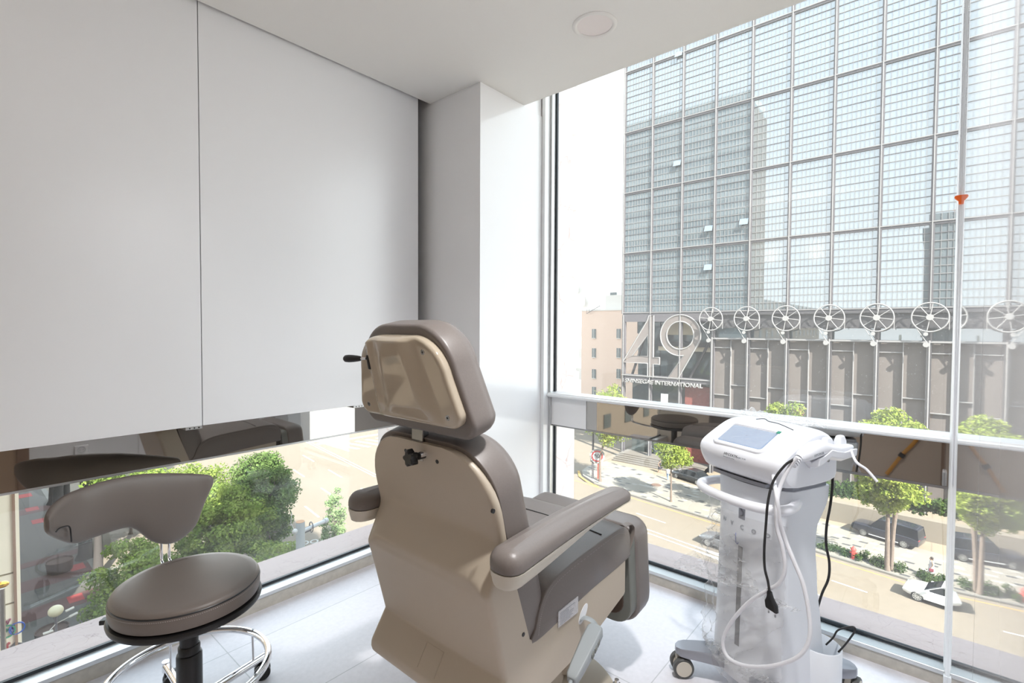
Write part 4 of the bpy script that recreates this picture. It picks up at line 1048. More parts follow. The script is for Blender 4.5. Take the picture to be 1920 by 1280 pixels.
ribbon('film_roll', [(1318,1170),(1332,1192),(1356,1218),(1400,1248),(1450,1272),(1490,1288)], [(1322,1176),(1326,1200),(1346,1232),(1388,1264),(1430,1290),(1470,1310)], -0.17, -0.215, 80, 14, 0.013, 1.6)
q = MB(); DO0 = dloc(fo)
def sfilm(u, v):
    a, b = 0.088 - 0.176*u, -0.048 + 0.096*v
    p = scr(a, b, 0.0048 + 0.0022*(1-abs(mnoise.noise(Vector((a*45, b*70, 2)))))**5 + 0.0018*(1-abs(mnoise.noise(Vector((a*30+b*60, b*30, 7)))))**6)
    return Vector(p) - DO0
q.grid(sfilm, 70, 40); q.build('screen_film', M['film'], fl, smooth=60)
# film left on top of the head
q = MB()
def topfilm(u, v):
    y = 0.135 - 0.29*u; x = -0.045 + 0.125*v
    p = Vector((x, y, 0.973 - 1.2*max(0, x-0.05)**1.2 - 0.012*(abs(y)/0.17)**3)); p.z += 0.004 + 0.020*abs(mnoise.noise(Vector((x*30, y*22, 3)))) + 0.006*(1-abs(mnoise.noise(Vector((x*50,y*40,6)))))**4 + (0.02*abs(mnoise.noise(Vector((x*40,y*30,8)))) if u < 0.1 or u > 0.88 else 0)
    return f_(p)
q.grid(topfilm, 60, 30); q.build('film_cover', M['film'], fl, smooth=60)
q = MB(); q.tube(smooth_path([f_((-0.050,0.03,0.972)), f_((-0.045,0.0,0.978)), f_((-0.050,-0.02,0.973)), f_((-0.047,-0.06,0.970)), f_((-0.045,-0.11,0.958))], 6), 0.0014, 6); q.build('film_edge', M['black'], fl)
# ------------------------------------------------------------------ outdoors: street level GZ, street axis turned 8.1 degrees
TH_S = radians(8.1)
SD = Vector((sin(TH_S), cos(TH_S), 0)); SN = Vector((cos(TH_S), -sin(TH_S), 0))
def S(n, s, z=0.0):
    p = SN*n + SD*s; return (p.x, p.y, GZ + z)
def strip(mb, n0, n1, s0, s1, z0, z1, mi=0):
    mb.loft([[S(n0,s0,z), S(n1,s0,z), S(n1,s1,z), S(n0,s1,z)] for z in (z0, z1)], mi=mi)
def sm(name, c, r=0.85, **k): return principled(name, c, r, raw=True, spec=0.3, **k)
M['asphalt'] = sm('asphalt', (0.150,0.123,0.094), 0.9, noise=(2.5, 0.06, 8))
M['line_white'] = sm('line_white', (0.36,0.355,0.34))
M['line_yellow'] = sm('line_yellow', (0.36,0.22,0.06))
M['kerb'] = sm('kerb_stone', (0.14,0.13,0.115))
M['forecourt'] = tile_mat('forecourt', (122,109,92), (106,95,80), (6.0,4.5), 0.05, 0.85, 0.05)
M['sidewalk'] = paving_mat('sidewalk_pavers', (0.185,0.166,0.140), (0.05,0.050,0.050), (0.25,0.238,0.215), 0.33, 0.06, 0.10, TH_S)
M['plaza'] = tile_mat('plaza_pavers', (64,60,54), (46,43,40), (1.5,0.75), 0.03, 0.85, 0.05)
M['plaza_red'] = sm('plaza_red', (0.065,0.028,0.024))
M['paver_red'] = sm('paver_red', (0.23,0.03,0.028))
M['soil'] = sm('soil', (0.05,0.045,0.035))
E_ = lambda lab, cat, g=None: dict(label=lab, cat=cat, group=g)

q = MB(); q.box(-110, 180, -60, 170, GZ-1.0, GZ-0.12); road_base = q.build('ground', M['asphalt'], kind='structure', smooth=0)
q = MB(); strip(q, 9.0, 48.3, -40, 150, -0.12, 0.0); strip(q, 9.0, 48.3, -40, 150, -0.3, -0.12); road = q.build('road', M['asphalt'], kind='structure', smooth=0)
# lane lines
def dash(n, s0, s1, w=0.16, m='line_white', nm='lane_line'):
    q = MB(); strip(q, n-w/2, n+w/2, s0, s1, -0.01, 0.006); return q.build(nm, M[m], road, smooth=0)
def Nc(x, y): return (Vector((x, y, 0)) @ SN, Vector((x, y, 0)) @ SD)
for (xa, ya), (xb_, yb_) in (((45.23,5.83),(44.7,3.56)),((45.95,11.4),(45.5,8.6)),((47.98,23.75),(47.54,20.33)),((48.6,29.5),(48.2,26.5)),((45.21,27.1),(45.0,24.29)),((44.4,-4.0),(44.0,-8.5))):
    a, c = Nc(xa, ya), Nc(xb_, yb_); dash((a[0]+c[0])/2, c[1], a[1])
dash(41.42, 15.5, 36.0, 0.15); dash(40.7, 12.0, 36.0, 0.15)
q = MB(); q.loft([[S(n, s, z) for n, s in ((40.62,22.3),(40.78,22.3),(41.0,18.0),(40.3,18.0))] for z in (-0.01, 0.007)]); q.build('road_arrow', M['line_white'], road, smooth=0)
q = MB(); q.loft([[S(n, s, z) for n, s in ((41.35,22.4),(41.5,22.4),(41.75,19.0),(41.05,19.0))] for z in (-0.01, 0.008)]); q.build('road_arrow', M['line_white'], road, smooth=0)
dash(47.75, -30, 60, 0.12, 'line_yellow', 'kerb_line')
for n, sp in ((26.2, ((77.3,72.6),(67.1,62.6),(56.8,52.5))), (22.6, ((70.2,66.0),(60.0,56.1),(51.6,47.6))), (19.0, ((55.0,50.9),))):
    for a, c in sp: dash(n-0.6, c, a, 0.2)
dash(29.0, 60, 100, 0.15); dash(29.5, 60, 100, 0.15); dash(29.2, 40, 60, 0.15); dash(29.7, 40, 60, 0.15)
a = Vector((41.25,78.0)); c = Vector((53.0,77.0)); d = (c-a).normalized(); nn_ = Vector((-d.y, d.x))
q = MB(); w = 0.45
q.loft([[(p.x, p.y, GZ+z) for p in (a-nn_*w, c-nn_*w, c+nn_*w, a+nn_*w)] for z in (-0.01,0.008)]); q.build('stop_line', M['line_white'], road, smooth=0)
for k in range(7):
    p0 = Vector((43.0+1.9*k, 75.6 - 0.2*k)); q = MB()
    q.loft([[(p0.x+dx+ey*-0.15, p0.y+ey, GZ+z) for dx, ey in ((-0.32,0),(0.32,0),(0.32+0.2,-5.5),(-0.32+0.2,-5.5))] for z in (-0.01,0.007)]); q.build('zebra_bar', M['line_white'], road, smooth=0)
for x, y in ((40.2,54.4),(41.0,51.3)):
    q = MB(); q.cyl((x,y,GZ-0.02),(x,y,GZ+0.012),0.75,n=28); q.build('manhole_cover', sm('manhole', (0.13,0.075,0.05)), road, smooth=0)
# painted words on the side lane, read from the far side
ta = Vector((19.75,43.45,0)); td = Vector((0.88,-0.47,0)).normalized(); tu = Vector((0.47,0.88,0))
for body, off in (('TIPOO7', 0.0), ('  UTIS', -1.35)):
    text_mesh('road_lettering', body, 1.25, 0.01, M['line_white'], (lambda off: lambda u, w, d: (ta.x+td.x*u*0.78+tu.x*(w+off), ta.y+td.y*u*0.78+tu.y*(w+off), GZ+0.01+d))(off), road, offset=0.02)

# far pavement, kerb, forecourt
q = MB(); strip(q, 48.3, 48.62, -40, 39.5, -0.12, 0.15); q.build('kerb', M['kerb'], kind='structure', smooth=0)
q = MB(); q.loft([[S(n, s, z) for n, s in ((48.62,-40),(54.6,-40),(55.4,0),(57.2,30),(57.9,45),(53.8,45),(51.6,44.2),(50.0,42.6),(48.62,39.5))] for z in (-0.12, 0.13)]); pv = q.build('sidewalk', M['sidewalk'], kind='structure', smooth=0)
q = MB(); q.loft([[S(n, s, z) for n, s in ((54.6,-40),(80,-40),(80,47),(57.9,45),(57.2,30),(55.4,0))] for z in (-0.12, 0.12)]); q.build('forecourt', M['forecourt'], kind='structure', smooth=0)
q = MB(); q.cyl((58.0,26.1,GZ),(58.0,26.1,GZ+0.145),0.62,n=28); q.build('manhole_cover', sm('manhole_far', (0.12,0.075,0.055)), pv, smooth=0)
q = MB(); q.tube([S(48.0,38.5,0.012),S(48.5,40.5,0.012),S(49.6,42.8,0.012),S(51.4,44.6,0.012)],0.17,6,flat=0.06); q.build('corner_line', M['line_yellow'], road)
q = MB(); q.box(59.0, 60.0, -12, 9.5, GZ+0.1, GZ+2.05); q.build('retaining_wall', sm('retaining_stone', (0.17,0.145,0.115), 0.8), kind='structure', smooth=0)
# entrance steps
q = MB()
for k in range(5): q.box(64.6+0.55*k, 69.5, 23.2, 36.0, GZ+0.1, GZ+0.12+0.15*(k+1))
q.build('steps', sm('step_stone', (0.12,0.105,0.09)), kind='structure', smooth=0)

# side-street plaza, left
q = MB(); q.box(-100, 7.9, 3.2, 140, GZ-0.12, GZ+0.12); plaza = q.build('plaza', M['plaza'], kind='structure', smooth=0)
q = MB(); q.box(7.9, 8.35, 3.2, 140, GZ-0.12, GZ+0.14); q.build('kerb', M['kerb'], kind='structure', smooth=0)
for y0, w in ((33,1.6),(38,1.3),(44.3,2.0),(49.5,2.2),(54.5,1.2),(70,2.0)):
    q = MB(); q.loft([[(x, y0+dy+0.10*x, GZ+z) for x, dy in ((-3,0),(7.9,0),(7.9,w),(-3,w))] for z in (0.10,0.128)]); q.build('paving_band', M['plaza_red'], plaza, smooth=0)
for px, py, s in ((158/3.37,900+98/3.37,0.55),(203/3.37,900+182/3.37,0.5),(244/3.37,900+258/3.37,0.5),(488/3.37,900+548/3.37,0.45),(478/3.37,900+745/3.37,0.42)):
    p = at(px, py, 2, GZ+0.12); q = MB(); q.box(p[0]-s, p[0]+s, p[1]-s*1.5, p[1]+s*1.5, GZ+0.1, GZ+0.132); q.build('paving_square', M['paver_red'], plaza, smooth=0)
# brown solids standing in for stool reflections in the left pane
for (px, py, r_, lab) in ((378/3.37, 900+545/3.37, 0.85, 'round brown solid for a stool reflection on the shaded plaza below the stool backrest'), (330/3.37, 900+990/3.37, 0.8, 'round brown solid for a stool reflection on the plaza close to the left window ledge')):
    p = at(px, py, 2, GZ+0.5); q = MB(); q.lathe([(r_*0.78,0.0),(r_*0.9,0.1),(r_,0.9),(r_*0.94,0.92),(r_*0.9,0.8),(0.01,0.78)], n=32)
    o = q.build('stool_reflection', sm('reflection_brown', (0.06,0.033,0.024)), smooth=40); o.location = (p[0], p[1], GZ+0.12); tag(o, lab, 'reflected_shape', 'stool reflections on the plaza')

# own building mass below and behind the room, office block across the side street (both mirrored in the facade)
M['own'] = sm('own_stone', (0.30,0.27,0.25))
q = MB(); q.box(-28, 2.42, -40, 2.42, GZ, -0.26); q.build('wall_outer_lower', M['own'], kind='structure', smooth=0)
q = MB(); q.box(-28, 2.42, -40, 2.42, 2.92, 21.0); q.box(-28.3, 2.8, -40, 2.8, 20.4, 22.3); q.box(-4, 1.6, -3.5, 1.8, 22.3, 25.2); q.build('wall_outer_upper', M['own'], kind='structure', smooth=0)
q = MB(); q.box(-28, XB-0.12, -40, 2.42, -0.26, 2.92); q.box(XB-0.12, 2.42, -40, -0.17, -0.26, 2.92); q.build('wall_outer_side', M['own'], kind='structure', smooth=0)
blk = empty('office_block', (-14, 55, GZ), 0, 'tall grey green glass office block mirrored in the facade opposite', 'building')
q = MB(); q.box(-12, 1.2, 37, 80, GZ, 60); q.box(-95, -12, 37, 80, GZ, 9); q.build('core', sm('block_glass', (0.22,0.26,0.27), 0.4), blk, origin=(-14,55,GZ), smooth=0)
q = MB(); q = MB(); q.box(-12.2, 1.3, 36.4, 36.9, GZ, 58); q.box(-95.5, -12.2, 36.4, 36.9, GZ, 9.5); q.build('end_wall', sm('end_wall_beige', (0.155,0.125,0.095), 0.8), blk, origin=(-14,55,GZ), smooth=0)
for zw in range(0, 6):
    for xw in range(0, 14):
        q = MB(); q.box(-92+6.4*xw, -90+6.4*xw, 36.3, 36.45, GZ+5+4.1*zw, GZ+7+4.1*zw); q.build('window', sm('block_window', (0.05,0.06,0.06), 0.2) if not 'block_window' in bpy.data.materials else bpy.data.materials['block_window'], blk, origin=(-14,55,GZ), smooth=0)
q = MB(); z = GZ+4
while z < 60: q.box(-12.3, 1.6, 36.95, 80.3, z, z+1.9); z += 4.1
q.build('spandrel_bands', sm('block_band', (0.55,0.58,0.56)), blk, origin=(-14,55,GZ), smooth=0)
# ------------------------------------------------------------------ the office building across the street
XF = 68.0; BW = 4.45; YL = 36.23; LV0 = 3.55; LH = 8.95; NBAY = 13; NLEV = 6
M['fac_steel'] = sm('facade_steel', (0.080,0.074,0.080), 0.5)
M['fac_dark'] = sm('facade_dark_steel', (0.050,0.047,0.050), 0.5)
M['fac_white'] = sm('facade_white_pipe', (0.205,0.198,0.196), 0.5)
M['fac_bar'] = sm('facade_bar', (0.165,0.161,0.16), 0.5)
M['fac_glass'] = mirror_mat('facade_glass', (0.88,0.945,1.0), 0.015, (0.085,0.105,0.115), 0.19)
M['fac_glass_dark'] = mirror_mat('facade_glass_dark', (0.9,0.95,1.0), 0.03, (0.05,0.06,0.06), 0.12)
M['fac_stone'] = sm('facade_stone', (0.118,0.101,0.093), 0.8, noise=(0.6,0.05,5))
M['digit'] = sm('digit_panel', (0.20,0.172,0.16), 0.6)
_nt = M['digit'].node_tree; _tr = _nt.nodes.new('ShaderNodeBsdfTransparent'); _mx = _nt.nodes.new('ShaderNodeMixShader'); _mx.inputs[0].default_value = 0.66   # fine perforated sheet
_nt.links.new(_tr.outputs[0], _mx.inputs[1]); _nt.links.new(_nt.nodes['Principled BSDF'].outputs[0], _mx.inputs[2]); _nt.links.new(_mx.outputs[0], _nt.nodes['Material Output'].inputs[0])
M['digit_rim'] = sm('digit_rim', (0.24,0.232,0.228), 0.5)
M['brick_red'] = sm('brick_red', (0.16,0.045,0.035), 0.8, noise=(3,0.2))
M['inner_cream'] = sm('inner_cream', (0.55,0.48,0.36), 0.8)
FO = (XF, 10, GZ)
fb = empty('office_building', FO, 0, 'big glass office building with numerals and pulley wheels across the street', 'building')
def fbuild(q, name, m, parent=None, **k): return q.build(name, m, parent or fb, origin=FO, **{'smooth': 0, **k})
YR = YL - BW*NBAY; ZT = LV0 + LH*NLEV
# body behind
q = MB(); q.box(XF+4.4, XF+30, YR, YL-0.2, LV0-3, ZT); q.box(XF+0.35, XF+4.4, YR, YL-0.2, LV0, ZT); q.box(XF+2.4, XF+30, YR, YL-BW*3, GZ, LV0-3); q.box(XF+7.5, XF+30, YL-BW*3, YL-0.2, GZ, LV0)
fbuild(q, 'building_core', M['fac_dark'])
# one glazed bay: pane + its small grid of glazing bars
def bay():
    q = MB(); q.box(XF+0.16, XF+0.30, 0.20, BW-0.20, 0.22, LH-0.22, 0)
    ys = [0.20 + (BW-0.40)*t for t in (0.105,0.21,0.315,0.42,0.525,0.63,0.735,0.87)]
    for y in ys: w = 0.035 if y < 3.4 else 0.045; q.box(XF+0.10, XF+0.20, y-w/2, y+w/2, 0.22, LH-0.22, 1)
    for k in range(1, 10):
        z = 0.22 + (LH-0.44)*k/10; q.box(XF+0.08, XF+0.20, 0.20, BW-0.20, z-0.035, z+0.035, 1 if k % 3 else 2)
    return q
first = None
for lv in range(NLEV):
    for bi in range(NBAY):
        if lv >= 4 and bi < 2: pass
        y0 = YL - BW*(bi+1); z0 = LV0 + LH*lv
        if first is None:
            qb = bay(); first = qb.build('glazed_bay', [M['fac_glass'], M['fac_bar'], M['fac_steel']], fb, origin=(XF,0,0), smooth=0); o = first
        else:
            o = first.copy(); COL.objects.link(o); o.parent = fb
        o.location = (0, y0-10, z0-GZ)
# tilted-open vent sashes
for bi, zz in ((1,39.0),(3,42.2),(5,48.2),(6,45.3),(1,24.0),(2,14.4),(3,14.7),(2,9.2)):
    y0 = YL - BW*(bi+1)+0.22; q = MB()
    q.loft([[(XF+0.08,y,zz+0.8),(XF-0.30,y,zz),(XF-0.26,y,zz-0.03),(XF+0.12,y,zz+0.8)] for y in (y0, y0+1.05)]); fbuild(q, 'vent_sash', M['fac_glass'])
# mullions and rails of the curtain wall
for k in range(NBAY+1):
    y = YL - BW*k; q = MB(); q.box(XF-0.02, XF+0.34, y-0.20, y+0.20, LV0, ZT, 0); q.box(XF-0.16, XF-0.02, y-0.045, y+0.045, LV0-0.1, ZT, 1)
    fbuild(q, 'mullion', [M['fac_steel'], M['fac_white']])
for k in range(NLEV+1):
    z = LV0 + LH*k; q = MB(); q.box(XF+0.0, XF+0.34, YR, YL, z-0.20, z+0.20, 0); q.box(XF-0.10, XF+0.0, YR, YL, z+0.06, z+0.16, 1); fbuild(q, 'floor_rail', [M['fac_steel'], M['fac_white']])
# lower part: edge beam, clerestory strip, recessed stone bays with fins
q = MB(); q.box(XF-0.1, XF+0.5, YR, YL-BW*3+0.2, 1.55, LV0-0.42); q.box(XF-0.35, XF+0.4, YR, YL-BW*3+0.2, LV0-0.42, LV0-0.2); q.box(XF-0.35, XF+0.4, YR, YL-BW*3+0.2, 1.45, 1.62); fbuild(q, 'edge_beam', M['fac_dark'])
q = MB(); q.box(XF+0.9, XF+1.1, YR, YL-BW*3, 0.1, 1.5); fbuild(q, 'clerestory', M['fac_glass'])
q = MB(); q.box(XF-0.25, XF+0.25, YR, YL-BW*3, -0.05, 0.14); fbuild(q, 'canopy_rail', M['fac_white'])
for bi in range(3, NBAY):
    y1 = YL - BW*bi; y0 = y1 - BW; ym = y1 - BW*0.52
    q = MB(); q.box(XF+0.45, XF+2.45, ym+0.02, y1-0.02, GZ+1.0, 0.05); q.box(XF+0.45, XF+2.45, y0+0.02, ym-0.02, GZ+1.0, 0.05)
    fbuild(q, 'stone_panel', M['fac_stone'])
    q = MB(); q.box(XF-0.14, XF+0.5, y1-0.21, y1+0.21, GZ, 1.5, 1); q.cyl((XF-0.30, y1, GZ), (XF-0.30, y1, 0.2), 0.075, n=10, mi=0); q.box(XF-0.20,XF-0.14,y1+0.15,y1+0.21,GZ,0.1,0)
    fbuild(q, 'lower_column', [M['fac_white'], M['fac_dark']])
    q = MB(); q.box(XF+0.08, XF+0.5, ym-0.04, ym+0.04, GZ, 0.1, 0)
    q.box(XF+0.2, XF+0.46, ym, y1-0.2, -7.52, -7.42, 0); q.box(XF+0.2, XF+0.46, y0+0.2, ym, -6.12, -6.02, 0); q.box(XF+0.2, XF+0.46, ym, y1-0.2, -1.22, -1.12, 0)
    fbuild(q, 'fin_frame', M['fac_white'])
# corner opening with the big numerals
q = MB()
for y in (YL-0.15, YL-BW, YL-2*BW, YL-3*BW): q.box(XF-0.05, XF+0.45, y-0.22, y+0.22, GZ, LV0-0.2, 0); q.box(XF-0.16, XF-0.05, y-0.05, y+0.05, GZ, LV0-0.2, 1)
q.box(XF-0.05, XF+0.5, YL-3*BW, YL, -6.25, -5.55, 0); q.box(XF-0.18, XF-0.05, YL-3*BW, YL, -5.75, -5.6, 1); q.box(XF+0.0, XF+0.5, YL-3*BW, YL, 2.3, LV0-0.2, 0)
fbuild(q, 'corner_frame', [M['fac_steel'], M['fac_white']])
q = MB(); q.box(XF+3.6, XF+3.8, YL-3*BW, YL-BW-0.1, -6.2, 2.3); q.box(XF+3.6, XF+3.8, YL-BW+0.1, YL-0.8, -6.2, 2.3); fbuild(q, 'corner_glazing', M['fac_glass_dark'])
q = MB(); q.box(XF+2.8, XF+7, YL-3*BW, YL-BW, -1.95, -1.1, 0); q.box(XF+2.6, XF+3.5, YL-3*BW, YL-BW, -1.3, -0.6, 1); q.box(XF+3.0, XF+3.5, YL-2.2*BW, YL-1.2*BW, 0.4, 2.2, 0); fbuild(q, 'inner_floor', [M['inner_cream'], M['fac_dark']])
q = MB(); q.box(XF+0.8, XF+7.0, YL-3*BW, YL-0.2, -6.6, -6.2); q.box(XF+2.8, XF+3.1, YL-2*BW, YL-0.3, GZ, -6.4); fbuild(q, 'ground_storey', M['fac_glass_dark'])
q = MB(); q.box(XF+1.0, XF+1.3, YL-3*BW+0.4, YL-2*BW-0.4, GZ, -6.7); fbuild(q, 'brick_panel', M['brick_red'])
q = MB(); q.box(XF-1.0, XF-0.9, 28.6, 29.6, -11.5, -7.9); fbuild(q, 'hanging_banner', sm('banner', (0.42,0.43,0.45)))
for a, c in (((XF+0.9,YL-1.0,-6.2),(XF+0.9,YL-BW+0.5,2.3)), ((XF+1.2,YL-2*BW-0.8,-6.2),(XF+1.2,YL-3*BW+0.3,0.6))):
    q = MB(); q.tube([c, a], 0.2, 8); fbuild(q, 'brace', M['fac_dark'])
XD = XF + 0.22
def mapd(y, z, d): return (XD - d, y, z)
def ribbon_rim(pts, name, parent, closed=True): 
    q = MB(); q.tube([mapd(y, z, 0.30) for y, z in pts], 0.085, 6, closed=closed); fbuild(q, name, M['digit_rim'], parent, smooth=50)
# numeral 4 (y decreases to the right)
o4 = [(32.17,2.55),(31.99,3.2),(31.25,3.2),(31.25,-2.85),(30.30,-2.85),(30.30,-3.85),(31.25,-3.85),(31.25,-5.85),(32.10,-5.85),(32.10,-3.80),(36.15,-3.80)]
h4 = [(32.10,0.45),(32.10,-2.75),(34.55,-2.75)]
q = MB()
def quad(L): q.loft([[mapd(y, z, d) for y, z in L] for d in (0.0, 0.28)])
quad([(32.17,2.75),(36.15,-3.55),(34.55,-2.75),(32.10,0.45)]); quad([(36.15,-3.8),(32.10,-3.8),(32.10,-2.75),(34.55,-2.75)]); quad([(32.10,3.2),(32.10,-5.85),(31.25,-5.85),(31.25,3.2)]); quad([(31.25,-2.85),(31.25,-3.85),(30.30,-3.85),(30.30,-2.85)])
d4 = fbuild(q, 'numeral_four', M['digit']); ribbon_rim(o4, 'numeral_rim', d4); ribbon_rim(h4, 'numeral_rim', d4)
cy9, cz9, R1, R0 = 27.33, 0.38, 2.86, 1.93
q = MB(); an = np.linspace(0, 2*pi, 57)
q.loft([[mapd(cy9+r*cos(a), cz9+r*sin(a), d) for r, d in ((R1,0),(R0,0),(R0,0.28),(R1,0.28))] for a in an], False, False)
tl = [(24.55,0.0),(26.2,-1.5),(29.10,-5.85),(27.60,-5.85)]
q.loft([[mapd(y, z, d) for y, z in ((24.6,-0.35),(26.45,-2.0),(29.10,-5.85),(27.60,-5.85))] for d in (0.0, 0.281)])
d9 = fbuild(q, 'numeral_nine', M['digit'], smooth=40)
ribbon_rim([(cy9+R0*cos(a), cz9+R0*sin(a)) for a in an[:-1]], 'numeral_rim', d9)
ribbon_rim([(cy9+R1*cos(a), cz9+R1*sin(a)) for a in np.linspace(radians(-102), radians(194), 48)], 'numeral_rim', d9, False)
ribbon_rim([(24.6,-0.40),(27.60,-5.85)], 'numeral_rim', d9, False); ribbon_rim([(26.75,-2.4),(29.10,-5.85)], 'numeral_rim', d9, False)
ribbon_rim([(cy9-R1*cos(radians(14)), cz9-R1*sin(radians(14))),(27.60,-5.85)], 'numeral_rim', d9, False); ribbon_rim([(26.75,-2.4),(29.10,-5.85)], 'numeral_rim', d9, False)
tx = text_mesh('sign_lettering', 'SHINSEGAE INTERNATIONAL', 0.78, 0.12, M['digit_rim'], lambda u, w, d: (XF-0.4-d, 35.5-u, -6.72+w), fb, spacing=1.0, origin=FO, offset=0.01)
wT = max(v.co.y for v in tx.data.vertices) - min(v.co.y for v in tx.data.vertices); y0 = 35.5-10
for v in tx.data.vertices: v.co.y = y0 - (y0 - v.co.y)*(11.5/wT)
# pulley wheels
def wheel():
    q = MB(); q.tube([(0, 1.50*cos(a), 1.50*sin(a)) for a in np.linspace(0,2*pi,49)[:-1]], 0.068, 8, closed=True)
    for k in range(8):
        a = 2*pi*k/8 + 0.15; q.tube([(0,0.1*cos(a),0.1*sin(a)),(0,1.45*cos(a),1.45*sin(a))], 0.042, 6)
    q.cyl((-0.25,0,0),(0.9,0,0),0.20,n=16); q.cyl((-0.3,0,0),(-0.1,0,0),0.32,n=16)
    return q
w0 = None
for k in range(3, NBAY):
    y = YL - BW*k
    if w0 is None:
        w0 = wheel().build('pulley_wheel', M['digit_rim'], fb, smooth=50); o = w0
        q = MB(); q.tube([(0,1.48,-0.45),(0,0.12,-2.75)],0.04,6); q.tube([(0,-1.52,0),(0,-1.52,-1.3)],0.035,6); q.build('cable', M['digit_rim'], o, smooth=50)
        q = MB(); q.cyl((-0.12,0.25,-2.85),(0.12,0.25,-2.85),0.27,n=18); q.cyl((-0.1,0.3,-1.75),(0.1,0.3,-1.75),0.2,n=16); q.build('small_pulley', M['digit_rim'], o, smooth=40)
    else: o = copy_tree(w0, fb)
    o.location = (-0.85, y-10, 2.62-GZ)

# ---- buildings further left
M['peach'] = tile_mat('peach_brick', (216,188,168), (206,180,162), (0.9,0.35), 0.02, 0.85, 0.04)
M['pale'] = sm('pale_render', (0.60,0.57,0.53))
M['far_win'] = sm('far_window', (0.10,0.12,0.12), 0.2)
PO = (96, 56, GZ)
pb = empty('brick_building', PO, 0, 'pale peach brick building with small windows left of the glass building', 'building')
q = MB(); q.box(96, 112, 46.0, 61.5, GZ, 5.2); q.build('wall', M['peach'], pb, origin=PO, smooth=0)
q = MB(); q.box(95.9, 112, 45.9, 61.6, 5.2, 5.5); q.box(97,112,46,56,5.4,8.6); q.build('roof_storey', M['pale'], pb, origin=PO, smooth=0)
for py in (625, 661, 700, 733):
    for px in (1114, 1160):
        a = at(px-4, py, 0, 95.9); z = a[2]; y = a[1]; q = MB(); q.box(95.85, 96.1, y-0.95, y, z-1.0, z+1.0, 0); q.box(95.8,95.9,y-0.5,y-0.42,z-1.0,z+1.0,1); q.box(95.8,96.0,y-1.0,y+0.05,z-1.12,z-1.0,1); q.build('window', [M['far_win'], M['pale']], pb, origin=PO, smooth=0)
q = MB(); a = at(1137, 587, 0, 96.9); q.box(96.8,97.1,a[1]-1.6,a[1]+0.3,a[2]-0.8,a[2]+0.7); q.build('window', M['far_win'], pb, origin=PO, smooth=0)
q = MB(); a = at(1100, 588, 0, 95.5); c = at(1125, 573, 0, 95.5); q.tube([tuple(a),tuple(c)],0.06,5)
for t in np.linspace(0,1,6): p = a+(c-a)*t; q.tube([(p[0],p[1],5.5),tuple(p)],0.04,5)
q.build('roof_railing', M['fac_steel'], pb, origin=PO)
PO2 = (120, 90, GZ)
pb2 = empty('white_building', PO2, 0, 'white rendered building glowing in the sun at the far left', 'building')
q = MB(); q.box(112, 130, 76.5, 100, GZ, 22); q.box(113,128,58,76.5,GZ,13.0); q.build('wall', sm('white_render', (0.80,0.78,0.75)), pb2, origin=PO2, smooth=0)
for px, py in ((1092,565),(1080,540),(1091,622),(1091,662),(1091,703),(1150,557)):
    xx = 111.9 if px < 1100 else 112.9; a = at(px, py, 0, xx); q = MB(); q.box(xx-0.05, xx+0.2, a[1]-0.9, a[1]+0.9, a[2]-1.2, a[2]+1.2); q.build('window', M['far_win'] if px > 1100 else M['pale'], pb2, origin=PO2, smooth=0)
q = MB(); q.box(112.8,113.1,58,74,-10,-9.4); q.build('canopy', M['pale'], pb2, origin=PO2, smooth=0)

# sign tower at the left edge and its neighbour post
a = at(34, 1060, 1, 6.0); xr = a[0]
tw = empty('sign_tower', (xr-0.6, 6.0, -6), 0, 'cream panelled sign tower with coloured logos at the left window edge', 'sign')
TO = (xr-0.6, 6.0, -6)
M['tower'] = principled('tower_cream', (252,244,222), 0.6, noise=(2.0,0.04))
q = MB()
zc = [-0.13, -0.75, -1.42, -2.05]
for z1, z0 in ((0.22,-0.12),(-0.135,-0.82),(-0.835,-1.08),(-1.095,-1.30),(-1.315,-1.9)): q.box(xr-1.6, xr-0.03, 6.0, 6.35, z0, z1)
q.build('panel', M['tower'], tw, origin=TO, smooth=0)
q = MB(); q.box(xr-0.03, xr-0.012, 5.985, 6.4, -1.9, -0.1, 0); q.box(xr-0.012, xr+0.012, 5.99, 6.4, -1.9, -0.1, 1); q.box(xr-0.03,xr+0.05,5.98,6.4,-0.10,0.03,1); q.build('edge_trim', [principled('trim_brown',(150,120,100),0.5), M['tower']], tw, origin=TO, smooth=0)
for px, py, rr, mm, tx_ in ((43/3.37,900+955/3.37,0.055,(40,150,110),'P'),(107/3.37,900+932/3.37,0.052,(50,90,180),'88')):
    c = at(px, py, 1, 5.995); q = MB(); q.lathe([(rr,0),(rr,-0.012),(rr*0.84,-0.012),(rr*0.84,0)], tuple(c), 32, axis='y', cap=False); lm = principled('logo_'+tx_, mm, 0.5)
    lg = q.build('logo', lm, tw, origin=TO)
    text_mesh('logo_mark', tx_, rr*1.3, 0.004, lm, (lambda c, rr: lambda u, w, d: (c[0]+u-rr*0.42*len(tx_), c[1]-d, c[2]+w-rr*0.45))(c, rr), lg, origin=TO)
for pts, cc in (([(28,895),(36,905),(40,888),(48,910),(66,875)],(160,60,110)), ([(60,1025),(46,1040),(44,1062),(52,1078)],(170,40,50))):
    q = MB(); q.tube([tuple(at(x/3.37, 900+y/3.37, 1, 5.992)) for x, y in pts], 0.013 if cc[1] == 60 else 0.022, 6, flat=0.4); q.build('logo_stroke', principled('stroke', cc, 0.5), tw, origin=TO)
